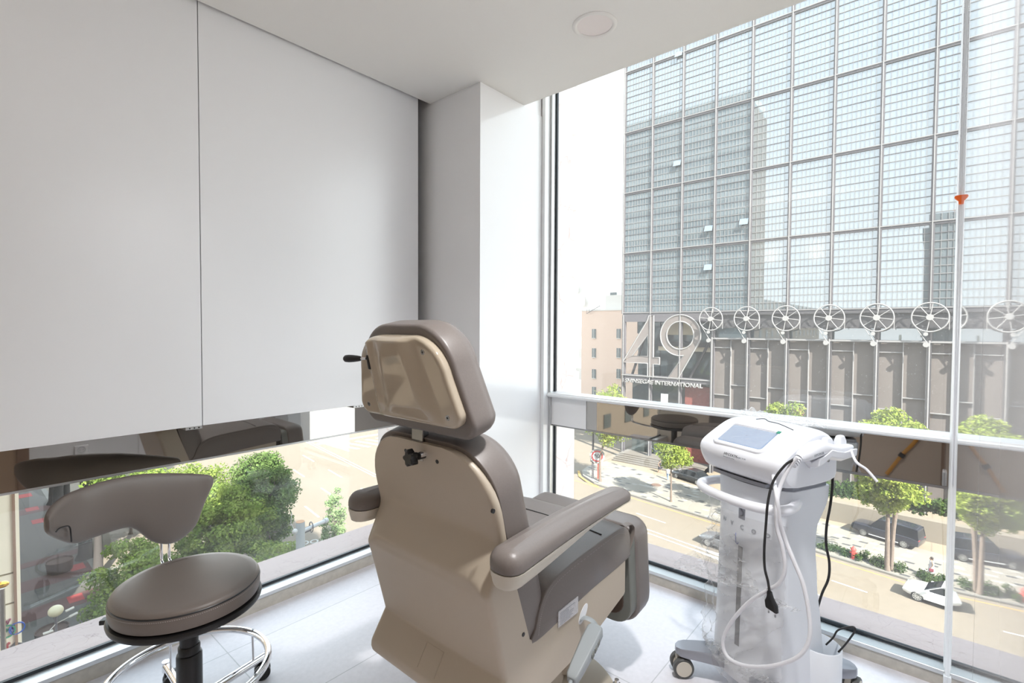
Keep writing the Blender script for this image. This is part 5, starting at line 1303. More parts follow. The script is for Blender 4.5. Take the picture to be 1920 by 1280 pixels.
c = at(97/3.37, 900+1054/3.37, 1, 5.994); q = MB(); q.loft([[(c[0]+u, c[1]+d, c[2]+v) for u, v in ((-0.06,-0.01),(0,-0.045),(0.06,0.01),(0,0.045))] for d in (-0.006, 0.006)]); q.build('logo_diamond', M['ink'], tw, origin=TO, smooth=0)
a = at(12/3.37, 900+660/3.37, 1, 3.4)
ps = empty('finial_post', (a[0], 3.4, a[2]-2), 0, 'thin grey post with brass ball top at the left window edge', 'post')
q = MB(); q.cyl((a[0]+0.0,3.4,a[2]-3.0),(a[0],3.4,a[2]-0.02),0.010,n=12); q.build('pole', M['steel'], ps, origin=(a[0],3.4,a[2]-2))
q = MB(); q.sphere((a[0],3.4,a[2]), 0.026, 20, sz=0.55); q.build('brass_finial', principled('brass',(212,160,60),0.25,metal=1.0), ps, origin=(a[0],3.4,a[2]-2))
# ------------------------------------------------------------------ trees, hedges, vehicles, people
M['bark'] = sm('bark', (0.13,0.10,0.08), 0.9, noise=(6,0.25))
M['bark_dark'] = sm('bark_dark', (0.055,0.048,0.045), 0.9)
M['leaf_yellow'] = leaf_mat('leaf_yellow', (0.15,0.21,0.035), (0.30,0.34,0.08))
M['leaf_mid'] = leaf_mat('leaf_mid', (0.12,0.19,0.035), (0.27,0.33,0.085))
M['leaf_dense'] = leaf_mat('leaf_dense', (0.075,0.135,0.04), (0.18,0.25,0.08))
M['leaf_pale'] = leaf_mat('leaf_pale', (0.16,0.24,0.10), (0.24,0.33,0.15))
M['hedge'] = leaf_mat('hedge', (0.03,0.06,0.02), (0.08,0.12,0.035))

def leaves(name, cents, rads, per, size, m, seed, parent, origin, squash=0.8):
    rng = np.random.default_rng(seed)
    C_ = np.repeat(np.array(cents), per, axis=0); R_ = np.repeat(np.array(rads), per)
    n = len(C_)
    d = rng.normal(size=(n,3)); d /= np.linalg.norm(d, axis=1)[:,None]
    r = R_*rng.random(n)**0.45
    p = C_ + d*r[:,None]*np.array([1,1,squash]) - np.array(origin)
    nn = d*0.7 + rng.normal(size=(n,3))*0.6 + np.array([0,0,0.35]); nn /= np.linalg.norm(nn, axis=1)[:,None]
    t = np.cross(nn, rng.normal(size=(n,3))); t /= np.linalg.norm(t, axis=1)[:,None]; b = np.cross(nn, t)
    s = size*(0.6+0.8*rng.random(n))[:,None]
    v = np.stack([p - t*s, p + b*s*0.62 + nn*s*0.15, p + t*s, p - b*s*0.62 + nn*s*0.15], axis=1).reshape(-1,3)
    me = bpy.data.meshes.new(name); me.vertices.add(4*n); me.vertices.foreach_set('co', v.ravel())
    me.loops.add(4*n); me.loops.foreach_set('vertex_index', np.arange(4*n)); me.polygons.add(n); me.polygons.foreach_set('loop_start', np.arange(0,4*n,4)); me.polygons.foreach_set('loop_total', np.full(n,4))
    me.materials.append(m); me.update(); me.validate()
    o = bpy.data.objects.new(name, me); COL.objects.link(o)
    if parent: o.parent = parent
    return o

def tree(label, base, height, crown_r, crown_h, m, seed, clumps=46, per=95, leaf=0.17, trunk_r=0.16, bark='bark', lean=(0,0), clump_r=None, group=None, open_=0.35):
    rng = np.random.default_rng(seed); base = tuple(base)
    root = empty('street_tree', base, 0, label, 'tree', group)
    top = height; cz = top - crown_h/2
    cr = clump_r or crown_r*0.34
    cents = []; rads = []
    while len(cents) < clumps:
        d = rng.normal(size=3); d /= np.linalg.norm(d); r = rng.random()**open_
        p = np.array([lean[0] + d[0]*r*(crown_r-cr*0.6), lean[1] + d[1]*r*(crown_r-cr*0.6), cz + d[2]*r*(crown_h/2-cr*0.45)])
        cents.append(p + np.array(base)); rads.append(cr*(0.7+0.6*rng.random()))
    q = MB(); tz = cz - crown_h*0.28
    q.tube(smooth_path([(0,0,-0.05),(0.03,0.02,tz*0.5),(lean[0]*0.5,lean[1]*0.5,tz),(lean[0],lean[1],cz+crown_h*0.2)],5), [trunk_r*(1.35 if i == 0 else 1 - 0.75*(i/15)) for i in range(16)], 10)
    for k in range(0, clumps, 3):
        e = cents[k] - np.array(base); s = np.array([lean[0]*0.55, lean[1]*0.55, tz + (cz-tz)*0.8*rng.random()])
        mid = (s+e)/2 + np.array([0,0,-0.15*crown_h*0.3]); q.tube([s, mid, e], [trunk_r*0.42, trunk_r*0.28, trunk_r*0.08], 6)
    q.build('trunk', M[bark], root, smooth=60)
    leaves('crown', cents, rads, per, leaf, M[m], seed+1, root, base)
    return root
def ground(px, py, z=GZ): p = at(px, py, 2, z); return (p[0], p[1], z)
def htree(base, px, py): # height so that the tip shows at a photo pixel
    d = Vector((base[0], base[1], 0)); r = RW @ np.array([px-960, -(py-640), F_PX]); t = (d.x*d.x+d.y*d.y)**0.5/((r[0]**2+r[1]**2)**0.5)
    return CAM[2] + t*r[2] - base[2]
SWZ = GZ + 0.13
b_ = ground(1663, 1068, SWZ); tree('leafy street tree in front of the black people carrier', b_, htree(b_,1670,756), 2.95, 9.2, 'leaf_yellow', 5, 120, 260, 0.115, 0.2, lean=(0,0.1), clump_r=0.85)
q = MB(); q.tube(smooth_path([(b_[0]+0.1,b_[1]-0.25,GZ+0.1),(b_[0]+0.1,b_[1]-0.35,GZ+3.5),(b_[0]+0.2,b_[1]-0.6,GZ+6.5)],5),[0.15]*11,8); q.build('second_stem', M['bark'], bpy.data.objects['street_tree'], origin=b_)
b_ = ground(1258, 940, SWZ); tree('small round street tree with thin trunk opposite the dark sedan', b_, htree(b_,1262,812), 2.35, 4.2, 'leaf_yellow', 8, 44, 200, 0.115, 0.13)
b_ = ground(1125, 902, SWZ); tree('leaning street tree beside the round speed limit sign', b_, htree(b_,1150,712), 3.5, 9.0, 'leaf_yellow', 13, 60, 170, 0.13, 0.18, lean=(0.3,-1.3), open_=0.5)
b_ = (53.0, 11.0, SWZ); tree('street tree whose tip shows above the white machine', b_, htree(b_,1474,748), 2.3, 6.0, 'leaf_yellow', 21, 50, 170, 0.12, 0.16)
# left window trees
def ltree(label, px, py, tpx, tpy, r, h, m, seed, **k):
    b = ground(px, py, GZ+0.12); return tree(label, b, htree(b, tpx, tpy), r, h, m, seed, **k)
ltree('dense dark green tree in the middle of the left window', 492, 1062, 497, 848, 2.9, 8.4, 'leaf_dense', 31, clumps=150, per=260, leaf=0.10, clump_r=0.72, trunk_r=0.2)
ltree('light green tree rising behind the stool seat', 420, 1110, 425, 905, 3.9, 6.4, 'leaf_mid', 33, clumps=110, per=240, leaf=0.10, clump_r=0.8)
ltree('wide pale green tree just below the mirrored band', 352, 1018, 395, 862, 4.1, 5.2, 'leaf_mid', 37, clumps=80, per=190, leaf=0.11, clump_r=0.95)
ltree('airy green tree behind the stool backrest', 245, 1000, 270, 872, 4.0, 4.6, 'leaf_mid', 41, clumps=70, per=180, leaf=0.11, clump_r=0.9)
ltree('bright green young tree left behind the stool seat', 262, 1185, 245, 1000, 3.1, 7.6, 'leaf_mid', 43, clumps=95, per=220, leaf=0.095, clump_r=0.62)
ltree('low bright shrubby tree right behind the stool seat', 520, 1145, 510, 1015, 2.6, 4.4, 'leaf_mid', 47, clumps=60, per=200, leaf=0.095, clump_r=0.65)
ltree('slim pale sapling beside the tall camera pole', 628, 1035, 632, 906, 1.15, 7.0, 'leaf_pale', 53, clumps=46, per=60, leaf=0.10, clump_r=0.42, trunk_r=0.07)
for (px, py, r_, lab) in ((100,944,0.42,'dark bare tree trunk at the plaza edge, farthest of the three'), (109,958,0.5,'dark bare tree trunk at the plaza edge, thickest of the three'), (125,953,0.33,'slim dark tree trunk at the plaza edge, right of the thick one'), (160,1045,0.5,'dark flared tree trunk standing below the stool backrest'), (184,1078,0.33,'slim dark tree trunk beside the flared one below the stool')):
    b = ground(px, py, GZ+0.12); rt = empty('street_tree', b, 0, lab, 'tree')
    q = MB(); q.tube([(0,0,-0.05),(0,0,0.4),(0.05,0.05,2.5),(0.1,0.2,8.0)],[r_*1.5,r_,r_*0.8,r_*0.6],10); q.build('trunk', M['bark_dark'], rt, smooth=60)
    cents = [np.array(b)+np.array([random.uniform(-0.9,0.9)+0.4, random.uniform(-0.9,0.9), 8.4+random.uniform(-0.8,1.6)]) for _ in range(20)]
    leaves('crown', cents, [0.9]*20, 90, 0.15, M['leaf_mid'], px, rt, b)
# hedges along the kerb
def hedge(s0, s1, label, w=1.3, h=0.55):
    c = Vector(S(49.6, (s0+s1)/2, 0.13)); cents = []; rads = []
    for k in range(int((s1-s0)*14)):
        cents.append(np.array(S(49.6+random.uniform(-w/2,w/2), random.uniform(s0,s1), 0.13+random.uniform(0.05,h*0.6)))); rads.append(0.34)
    o = leaves('hedge', cents, rads, 46, 0.075, M['hedge'], int(s0*7+90), None, tuple(c)); o.location = c; tag(o, label, 'hedge', 'hedges along the far kerb')
sK = [Nc(*at(x, y, 2, GZ+0.13)[:2])[1] for x, y in ((1700,1090),(1655,1068),(1640,1065),(1600,1052),(1590,1046),(1550,1040))]
hedge(-9, sK[0]-0.4, 'low clipped hedge along the far kerb beside the white car'); hedge(sK[1]-1.2, sK[2]+1.4, 'low clipped hedge at the foot of the leafy tree by the hydrant', 1.5, 0.75); hedge(sK[3]+0.3, sK[5]+1.0, 'low clipped hedge along the far kerb behind the white machine')
c = (62.5, -1.5, GZ+2.0); cents = [np.array([60.4+random.uniform(0,2.5), random.uniform(-10,9), GZ+2.2+random.uniform(0,1.1)]) for _ in range(200)]
o = leaves('hedge', cents, [0.6]*200, 60, 0.13, M['hedge'], 5, None, c); o.location = c; tag(o, 'dark green hedge on top of the stone retaining wall', 'hedge')

# vehicles -------------------------------------------------------------
M['car_white'] = sm('car_white', (0.62,0.62,0.61), 0.25); M['car_black'] = sm('car_black', (0.018,0.02,0.028), 0.15); M['car_dark'] = sm('car_dark', (0.022,0.024,0.026), 0.15); M['car_grey'] = sm('car_grey', (0.12,0.12,0.125), 0.3)
for k in ('car_white','car_black','car_dark','car_grey'):
    M[k].node_tree.nodes['Principled BSDF'].inputs['Coat Weight'].default_value = 0.6
M['car_glass'] = sm('car_glass', (0.012,0.014,0.016), 0.05); M['tyre'] = sm('tyre', (0.02,0.02,0.02), 0.8); M['rim'] = sm('rim', (0.32,0.31,0.29), 0.3); M['lamp_red'] = sm('lamp_red', (0.35,0.02,0.02), 0.3); M['lamp_clear'] = sm('lamp_clear', (0.5,0.5,0.5), 0.2)
def vehicle(name, label, cat, pos, heading, L, Wd, Hh, m, style):
    """heading: direction of the nose (radians)"""
    r = empty(name, pos, heading, label, cat)
    hwid = Wd/2
    if style == 'suv':
        bel = [(-0.5,0.62,0.90),(-0.49,0.42,1.05),(-0.40,0.36,1.08),(-0.2,0.33,1.08),(0.1,0.33,1.07),(0.25,0.34,1.07),(0.36,0.36,1.06),(0.45,0.40,1.04),(0.488,0.44,0.97),(0.5,0.52,0.84)]
        gh = [(-0.49,0.0),(-0.465,0.82),(-0.44,0.96),(-0.30,1.0),(-0.02,1.0),(0.08,0.97),(0.165,0.52),(0.22,0.0)]
    elif style == 'sedan':
        bel = [(-0.5,0.5,0.80),(-0.485,0.36,0.90),(-0.36,0.30,0.93),(-0.1,0.27,0.90),(0.15,0.27,0.89),(0.3,0.28,0.86),(0.44,0.33,0.76),(0.49,0.40,0.66),(0.5,0.48,0.60)]
        gh = [(-0.40,0.0),(-0.34,0.35),(-0.22,0.92),(-0.10,1.0),(0.03,0.97),(0.12,0.65),(0.24,0.0)]
    else:
        bel = [(-0.5,0.55,0.86),(-0.485,0.40,0.96),(-0.36,0.33,0.98),(-0.1,0.30,0.96),(0.15,0.30,0.95),(0.30,0.31,0.93),(0.42,0.35,0.86),(0.485,0.42,0.74),(0.5,0.52,0.66)]
        gh = [(-0.47,0.0),(-0.40,0.72),(-0.30,0.97),(-0.1,1.0),(0.0,0.98),(0.10,0.66),(0.22,0.0)]
    q = MB(); rg = []
    for i, (x, zb, zt) in enumerate(bel):
        k = 1 - (0.06 if style == 'suv' else 0.10)*(abs(x)/0.5)**4; w = hwid*k
        rg.append([(x*L, y*w, z) for y, z in ((-0.90,zb),(-0.98,zb+0.12),(-1.0,(zb+zt)/2+0.05),(-0.95,zt-0.05),(-0.86,zt),(-0.4,zt+0.025),(0.4,zt+0.025),(0.86,zt),(0.95,zt-0.05),(1.0,(zb+zt)/2+0.05),(0.98,zb+0.12),(0.90,zb))])
    q.loft(rg); q.build('body', m, r, smooth=45)
    belt = {'suv':1.04,'sedan':0.88}.get(style, 0.95)
    q = MB(); rg = []
    for x, t in gh:
        z = belt - 0.02 + (Hh - belt + 0.02)*t; w0, w1 = hwid*0.90, hwid*(0.90 - 0.17*t)
        zz = max(z, belt+0.02); rg.append([(x*L, y, h) for y, h in ((-w0,belt-0.06),(-w1,zz-0.05),(-w1*0.9,zz),(w1*0.9,zz),(w1,zz-0.05),(w0,belt-0.06))])
    q.loft(rg); q.build('windows', M['car_glass'], r, smooth=30)
    q = MB(); top = [(x, t) for x, t in gh if t > 0.80]; rg = []
    for x, t in [(top[0][0]-0.01, top[0][1]-0.03)] + top + [(top[-1][0]+0.015, top[-1][1]-0.04)]:
        z = belt + (Hh-belt)*t + 0.012; w1 = hwid*(0.90-0.17*t)+0.015; rg.append([(x*L, y, h) for y, h in ((-w1,z-0.10),(-w1*0.9,z),(w1*0.9,z),(w1,z-0.10))])
    q.loft(rg); q.build('roof', m, r, smooth=30)
    for sx in (-1, 1):
        q = MB()
        for (x0, x1) in (((gh[0][0], gh[1][0]+0.0), (gh[2][0], gh[2][0]+0.012), (-0.08, -0.065), (gh[-1][0], gh[-3][0])) if style != 'sedan' else ((gh[0][0], gh[2][0]), (-0.08,-0.065), (gh[-1][0], gh[-3][0]))):
            zt = belt + (Hh-belt)*0.9
            q.loft([[(x0*L-0.03+dx, sx*(hwid*0.905), belt-0.05) , (x0*L+0.05+dx, sx*(hwid*0.905), belt-0.05), (x1*L+0.05+dx, sx*(hwid*0.762), zt), (x1*L-0.03+dx, sx*(hwid*0.762), zt)] for dx in (0.0, 0.03)])
        q.build('pillar', m, r, smooth=0)
    wr = 0.36 if style != 'sedan' else 0.33
    for sx in (-0.295, 0.305):
        for sy in (-1, 1):
            q = MB(); y0 = sy*(hwid-0.13)
            q.lathe([(0.20,-0.11),(wr-0.03,-0.11),(wr,-0.08),(wr,0.08),(wr-0.03,0.11),(0.20,0.11)], (sx*L, y0, wr), 28, axis='y'); wl_ = q.build('wheel', M['tyre'], r, smooth=35)
            q = MB(); q.lathe([(0.01,sy*0.09),(wr*0.70,sy*0.09),(wr*0.72,sy*0.118),(wr*0.66,sy*0.118),(wr*0.64,sy*0.10),(0.01,sy*0.10)], (sx*L, y0, wr), 24, axis='y')
            for a in np.linspace(0, 2*pi, 11)[:-1]: q.obox((sx*L+cos(a)*wr*0.36, y0+sy*0.112, wr+sin(a)*wr*0.36), (cos(a)*wr*0.33,0,sin(a)*wr*0.33), (0,0.008,0), (-sin(a)*0.025,0,cos(a)*0.025))
            q.build('rim', M['rim'], wl_, smooth=0)
    for sy in (-1, 1):
        q = MB(); q.obox((L*0.465, sy*hwid*0.72, 0.68), (0.10,-sy*0.03,0), (0,0.14,0), (0,0,0.07)); q.build('headlight', M['lamp_clear'], r, bevel=0.02)
        q = MB(); q.obox((-L*0.488, sy*hwid*0.70, 0.88), (0.05,0,0), (0,0.18,0), (0,0,0.10)); q.build('tail_light', M['lamp_red'], r, bevel=0.02)
        q = MB(); q.obox((L*0.17, sy*(hwid+0.07), belt+0.03), (0.09,0,0), (0,0.09,0), (0,0,0.07)); q.build('door_mirror', m, r, bevel=0.02)
        q = MB(); q.obox((0, sy*hwid*0.975, 0.36), (L*0.22,0,0), (0,0.03,0), (0,0,0.035)); q.build('side_sill', M['lamp_clear'] if style == 'suv' else m, r, smooth=0)
    return r
HS = atan2(SD.y, SD.x)
def gp(px, py): p = at(px, py, 2, GZ+0.12); return Vector((p[0], p[1], GZ+0.12))
f_, r_ = gp(1618,1003.7), gp(1697,1027.6); ax_ = (f_-r_).normalized(); lat = Vector((ax_.y,-ax_.x,0))
if lat.x < 0: lat = -lat
c = (f_+r_)/2 + lat*0.85; vehicle('people_carrier', 'black people carrier parked behind the leafy street tree', 'car', tuple(c), atan2(ax_.y, ax_.x), 5.2, 2.0, 1.95, M['car_black'], 'suv')
a_ = Vector(at(1717,1126,2,GZ)); c = a_ + SN*0.85 - SD*1.42; vehicle('white_car', 'white car driving along the street below', 'car', (c.x,c.y,GZ), HS, 4.45, 1.82, 1.52, M['car_white'], 'hatch')
f_, r_ = gp(1266,895), gp(1312,910.5); ax_ = (f_-r_).normalized(); lat = Vector((ax_.y,-ax_.x,0)); lat = lat if lat.x > 0 else -lat
c = (f_+r_)/2 + lat*0.80; vehicle('sedan', 'dark sedan parked on the forecourt behind the small round tree', 'car', tuple(c), atan2(ax_.y, ax_.x), 5.4, 1.98, 1.55, M['car_dark'], 'sedan')
a_ = Vector(at(1318,1020,2,GZ)); c = a_ + SN*0.7 - SD*1.9; vehicle('grey_car', 'grey car half hidden behind the film wrapped machine', 'car', (c.x,c.y,GZ), HS, 4.6, 1.8, 1.5, M['car_grey'], 'hatch')

# people ---------------------------------------------------------------
M['skin'] = sm('skin', (0.30,0.19,0.13), 0.6); M['hair'] = sm('hair', (0.03,0.02,0.016), 0.5)
def person(label, pos, face, h, cloth, stride=0.18, bag=None):
    r = empty('person', pos, face, label, 'person'); k = h/1.70
    J = {'pel':(0,0,0.92),'spi':(0,0,1.12),'che':(0,0,1.32),'nec':(0,0,1.44),'hea':(0.015,0,1.56),'top':(0.01,0,1.66),
         'shL':(0,0.17,1.37),'elL':(-0.06,0.22,1.12),'waL':(0.06,0.21,0.90),'haL':(0.09,0.20,0.82),'shR':(0,-0.17,1.37),'elR':(-0.02,-0.22,1.12),'waR':(0.10,-0.20,0.92),'haR':(0.13,-0.19,0.84),
         'hiL':(0,0.09,0.88),'knL':(stride*0.6,0.09,0.48),'anL':(stride*0.8,0.09,0.08),'toL':(stride*0.8+0.16,0.10,0.03),'hiR':(0,-0.09,0.88),'knR':(-stride*0.15,-0.09,0.48),'anR':(-stride*1.3,-0.09,0.10),'toR':(-stride*1.3+0.14,-0.10,0.03)}
    Rd = {'pel':0.15,'spi':0.125,'che':0.145,'nec':0.055,'hea':0.095,'top':0.07,'shL':0.065,'elL':0.045,'waL':0.032,'haL':0.035,'shR':0.065,'elR':0.045,'waR':0.032,'haR':0.035,'hiL':0.095,'knL':0.062,'anL':0.04,'toL':0.032,'hiR':0.095,'knR':0.062,'anR':0.04,'toR':0.032}
    Ed = [('pel','spi'),('spi','che'),('che','nec'),('nec','hea'),('hea','top'),('che','shL'),('shL','elL'),('elL','waL'),('waL','haL'),('che','shR'),('shR','elR'),('elR','waR'),('waR','haR'),('pel','hiL'),('hiL','knL'),('knL','anL'),('anL','toL'),('pel','hiR'),('hiR','knR'),('knR','anR'),('anR','toR')]
    ks = list(J); me = bpy.data.meshes.new('body'); me.from_pydata([tuple(c*k for c in J[n]) for n in ks], [(ks.index(a), ks.index(b)) for a, b in Ed], [])
    o = bpy.data.objects.new('body', me); COL.objects.link(o); o.parent = r; me.materials.append(M['skin'])
    o.modifiers.new('Skin', 'SKIN')
    for i, n in enumerate(ks):
        sv = me.skin_vertices[0].data[i]; sv.radius = (Rd[n]*k, Rd[n]*k*(1.15 if n in ('pel','spi','che') else 1)); sv.use_root = (n == 'pel')
    sb = o.modifiers.new('Sub', 'SUBSURF'); sb.levels = 2; sb.render_levels = 2
    q = MB(); q.sphere((-0.012*k,0,1.60*k), 0.115*k, 16, sz=1.05); q.loft([[(x*k, y*k, z*k) for x, y in ((-0.11,-0.09),(-0.02,-0.115),(-0.02,0.115),(-0.11,0.09))] for z in ((1.60, 1.30) if cloth.get('long') else (1.60, 1.50))]); hr_ = q.build('hair', M['hair'], r, smooth=50, subsurf=1)
    q = MB(); q.sphere((0.055*k,0,1.555*k), 0.078*k, 14, sz=1.2); q.obox((0.135*k,0,1.55*k),(0.012*k,0,0),(0,0.012*k,0),(0,0,0.02*k)); q.build('face', M['skin'], r, smooth=50)
    def sec(z, w, d): return [(d*k*cos(t), w*k*sin(t), z*k) for t in np.linspace(0,2*pi,17)[:-1]]
    if 'dress' in cloth:
        q = MB(); q.loft([sec(1.42,0.09,0.08),sec(1.38,0.19,0.13),sec(1.25,0.19,0.15),sec(1.08,0.165,0.14),sec(0.92,0.21,0.18),sec(0.70,0.24,0.21),sec(cloth['hem'],0.26,0.23)]); q.build('dress', cloth['dress'], r, smooth=60)
    else:
        q = MB(); q.loft([sec(1.42,0.09,0.08),sec(1.38,0.20,0.13),sec(1.25,0.20,0.155),sec(1.08,0.18,0.145),sec(0.88,0.19,0.16)]); q.build('shirt', cloth['shirt'], r, smooth=60)
        q = MB()
        for s_, kn, an in ((1,'knL','anL'),(-1,'knR','anR')): q.tube([tuple(c*k for c in p) for p in ((0,s_*0.09,0.92),J[kn],J[an])], [0.115*k,0.082*k,0.065*k], 12)
        q.build('trousers', cloth['trousers'], r, smooth=60)
    if 'sleeve' in cloth:
        for s_, el in ((1,'elL'),(-1,'elR')): q = MB(); q.tube([(0,s_*0.15*k,1.385*k), tuple(c*k for c in J[el])], [0.085*k,0.06*k], 10); q.build('sleeve', cloth['sleeve'], r, smooth=60)
    if bag:
        q = MB(); q.obox((0.05*k, 0.26*k, 0.72*k), (0.15*k,0,0), (0,0.05*k,0), (0,0,0.12*k)); q.build('handbag', bag, r, bevel=0.02)
    return r
P_ = gp(1237,886); person('person in a dark dress carrying a bag across the forecourt', tuple(P_), HS+pi*0.95, 1.68, {'dress': sm('dress_dark',(0.025,0.022,0.026)), 'hem':0.52, 'long':1}, bag=sm('bag_dark',(0.02,0.02,0.02)))
P_ = gp(1252,900); person('person in white shirt and jeans walking beside the dark sedan', tuple(P_), HS+pi*0.4, 1.76, {'shirt': sm('shirt_white',(0.5,0.5,0.5)), 'sleeve': sm('shirt_white2',(0.5,0.5,0.5)), 'trousers': sm('jeans',(0.16,0.22,0.32))}, 0.10)
P_ = gp(1746,1083); person('person in a white dress walking on the pavement beyond the white car', tuple(P_), HS+pi*0.1, 1.66, {'dress': sm('dress_white',(0.42,0.40,0.42)), 'hem':0.42, 'long':1}, bag=sm('bag_red',(0.14,0.03,0.04)))

# street furniture -----------------------------------------------------
P_ = gp(1600,1047); hy = empty('fire_hydrant', tuple(P_), 0, 'red fire hydrant in the hedge by the far kerb', 'fire hydrant')
q = MB(); q.lathe([(0.01,0),(0.20,0),(0.20,0.06),(0.15,0.08),(0.15,0.72),(0.21,0.74),(0.21,0.80),(0.17,0.90),(0.08,1.0),(0.05,1.06),(0.01,1.06)], n=20); q.build('barrel', sm('hydrant_red',(0.42,0.05,0.04),0.5), hy, smooth=40)
q = MB(); q.cyl((-0.3,0,0.6),(0.3,0,0.6),0.09,n=14); q.cyl((0,-0.26,0.5),(0,0.26,0.5),0.07,n=14); q.build('outlet', sm('hydrant_red2',(0.40,0.05,0.04),0.5), hy)
pz = Vector(at(1040+415/5.817, 760+795/5.817, 2, GZ+0.12)); sg_ = empty('speed_limit_sign', tuple(pz), 0, 'round red ringed speed limit sign on grey pole by the left street tree', 'road sign')
q = MB(); q.cyl((0,0,0),(0,0,8.6),0.13,n=14); q.box(-0.25,0.1,-0.2,0.2,2.2,3.2); q.build('pole', M['fac_steel'], sg_, smooth=40)
q = MB(); q.cyl((0.30,-0.60,0),(0.30,-0.60,htree((pz.x,pz.y,pz.z),1117,853)-0.5),0.09,n=12); q.build('red_post', sm('post_red',(0.35,0.06,0.04)), sg_)
d = Vector((-0.86,-0.5,0)).normalized(); u_ = Vector((-d.y, d.x, 0)); cz_ = htree((pz.x,pz.y,pz.z),1040+437/5.817,760+543/5.817)
cc_ = Vector((0,0,cz_)) + d*0.25 + u_*(0.55)
def disc(R, R0, off): 
    q = MB(); q.loft([[tuple(cc_ + d*(off+e) + u_*(r*cos(a)) + Vector((0,0,r*sin(a)))) for r, e in ((R,0),(R0,0),(R0,0.03),(R,0.03))] for a in np.linspace(0,2*pi,41)], False, False); return q
disc(0.95,0.001,0.0).build('plate', sm('sign_grey',(0.30,0.30,0.29)), sg_, smooth=0); disc(0.72,0.001,0.04).build('face', sm('sign_white',(0.45,0.45,0.45)), sg_, smooth=0); disc(0.72,0.56,0.075).build('ring', sm('sign_red',(0.40,0.03,0.03)), sg_, smooth=0)
text_mesh('numerals', '30', 0.72, 0.015, M['ink'], lambda u, w, e: tuple(cc_ + d*(0.09+e) + u_*(u-0.40) + Vector((0,0,w-0.25))), sg_, offset=0.02)
# camera pole in the left window
P_ = at(563, 978, 1, 20.0); P_ = Vector((P_[0], P_[1], P_[2])); cp = empty('camera_pole', (P_.x,P_.y,GZ), 0, 'thick grey street pole with cut top and side arm in the left window', 'pole')
rp = 15.0/930*22.0/2
hT = P_.z - GZ
q = MB(); q.cyl((0,0,0),(0,0,hT),rp*1.05,rp,n=28); q.build('pole', sm('pole_grey',(0.26,0.28,0.29),0.5), cp, smooth=50)
q = MB(); q.cyl((0,0,hT),(0,0,hT+0.02),rp*0.96,n=28); q.build('pole_cap', sm('pole_cap',(0.32,0.18,0.10),0.8), cp, smooth=30)
ar = Vector(at(610, 976, 1, 20.6)) - Vector((P_.x,P_.y,GZ)); a0 = Vector((0,0,hT-0.42))
q = MB(); q.tube([a0, a0+(ar-a0)*1.0], 0.085, 12); q.tube([a0+(ar-a0)*0.95,a0+(ar-a0)*1.06],0.12,12); q.build('side_arm', sm('arm_white',(0.34,0.35,0.36),0.4), cp, smooth=50)
q = MB(); q.tube([a0+(ar-a0)*t+Vector((0,0,0.06)) for t in (0.05,0.42)],0.03,6); q.tube([a0+(ar-a0)*t-Vector((0,0,0.12)) for t in (0.02,0.42)],0.03,6); q.tube([a0+(ar-a0)*0.42+Vector((0,0.16*cos(t),0.22*sin(t))) for t in np.linspace(0,2*pi,20)[:-1]],0.022,6,closed=True); q.build('bracket', M['fac_steel'], cp)
cw = Vector(at(553, 996, 1, 19.7)) - Vector((P_.x,P_.y,GZ)); q = MB(); q.sphere(tuple(cw),0.11,14); q.tube([cw+Vector((0,0.0,0)), cw+Vector((-0.12,0.1,0.35)), cw+Vector((-0.05,0.15,0.75))],0.012,6); q.build('camera_dome', sm('dome_white',(0.34,0.34,0.33),0.4), cp)
# globe lamp
G_ = Vector(at(104.5, 1145, 1, 18.0)); lp_ = empty('globe_street_lamp', (G_.x,G_.y,GZ), 0, 'cream globe street lamp on a slim grey post in the left window', 'street lamp'); h_ = G_.z - GZ
q = MB(); q.cyl((0,0,0),(0,0,h_-0.10),0.05,0.03,n=14); q.cyl((0,0,h_-0.20),(0,0,h_-0.12),0.06,n=14); q.build('post', M['fac_steel'], lp_)
q = MB(); q.sphere((0,0,h_),0.165,24,sz=0.9); q.build('globe', sm('globe_cream',(0.36,0.33,0.22),0.4), lp_, smooth=60)
q = MB(); q.obox((0.30,0.1,h_-0.12),(0.09,0,0.02),(0,0.05,0),(0,0,0.012)); q.obox((0.36,0.0,h_-0.26),(0.09,0,0.02),(0,0.05,0),(0,0,0.012)); q.obox((-0.18,-0.2,h_-0.42),(0.10,0,0.0),(0,0.05,0),(0,0,0.012)); q.tube([(-0.18,-0.2,h_-0.42),(0,0,h_-0.35),(0.36,0,h_-0.26)],0.012,6); q.build('reflector_fin', sm('fin_white',(0.34,0.32,0.28)), lp_)
# street light whose head shows over the transom
a = at(1500, 766, 0, 53.5); sl = empty('street_light', (a[0],a[1],GZ), 0, 'slim white street light pole beside the tree behind the machine', 'street lamp')
q = MB(); q.cyl((0,0,0),(0,0,a[2]-GZ),0.10,0.07,n=12); q.tube([(0,0,a[2]-GZ-0.9),(0,1.3,a[2]-GZ-0.25)],0.05,8); q.build('pole', M['fac_white'], sl)
q = MB(); q.cyl((-0.15,0.05,a[2]-GZ-0.35),(0.0,0.05,a[2]-GZ-0.35),0.40,n=20); q.build('round_head', sm('head_brown',(0.14,0.06,0.05)), sl)


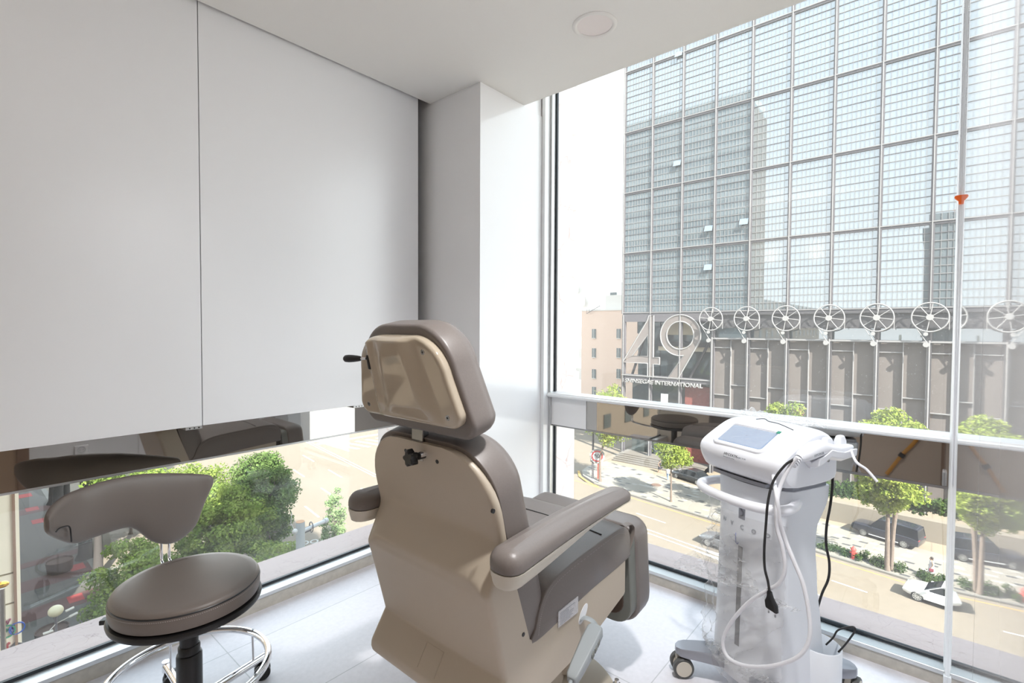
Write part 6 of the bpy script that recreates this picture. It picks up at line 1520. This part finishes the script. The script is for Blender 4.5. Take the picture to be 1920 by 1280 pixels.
# ------------------------------------------------------------------ light, sky, camera
w = bpy.data.worlds.new('World'); scene.world = w; w.use_nodes = True; nt = w.node_tree; nt.nodes.clear()
out = nt.nodes.new('ShaderNodeOutputWorld'); bg = nt.nodes.new('ShaderNodeBackground'); tc = nt.nodes.new('ShaderNodeTexCoord'); sx = nt.nodes.new('ShaderNodeSeparateXYZ'); cr = nt.nodes.new('ShaderNodeValToRGB')
nt.links.new(tc.outputs['Generated'], sx.inputs[0]); nt.links.new(sx.outputs['Z'], cr.inputs[0]); nt.links.new(cr.outputs[0], bg.inputs[0]); nt.links.new(bg.outputs[0], out.inputs[0])
e = cr.color_ramp.elements; e[0].position = 0.0; e[0].color = (1.0,0.985,0.965,1); e[1].position = 0.75; e[1].color = (0.72,0.86,1.0,1)
bg.inputs['Strength'].default_value = SKY
s = bpy.data.lights.new('sun', 'SUN'); s.energy = SUN; s.angle = radians(0.6); s.color = (1.0,0.95,0.88)
so = bpy.data.objects.new('sun', s); COL.objects.link(so)
sv = Vector((-0.32,-0.695,0.64)).normalized(); so.rotation_euler = sv.to_track_quat('Z','Y').to_euler(); so.location = (0,0,60)
cam = bpy.data.cameras.new('camera'); cam.sensor_width = 36.0; cam.lens = F_PX/1920*36.0; cam.clip_start = 0.01; cam.clip_end = 600
co = bpy.data.objects.new('camera', cam); COL.objects.link(co)
m = Matrix.Identity(4)
for i in range(3):
    m[i][0] = RW[i][0]; m[i][1] = RW[i][1]; m[i][2] = -RW[i][2]; m[i][3] = CAM[i]
co.matrix_world = m; scene.camera = co
vs = scene.view_settings; scene.display_settings.display_device = 'sRGB'; vs.view_transform = 'Standard'; vs.look = 'None'; vs.exposure = EXPO; vs.gamma = 1.0; vs.use_curve_mapping = False
cy = scene.cycles; cy.use_denoising = True
try: cy.denoiser = 'OPENIMAGEDENOISE'
except Exception: pass
cy.max_bounces = 10; cy.diffuse_bounces = 5; cy.glossy_bounces = 5; cy.transparent_max_bounces = 16; cy.transmission_bounces = 4
cy.caustics_reflective = False; cy.caustics_refractive = False; cy.sample_clamp_indirect = 6.0
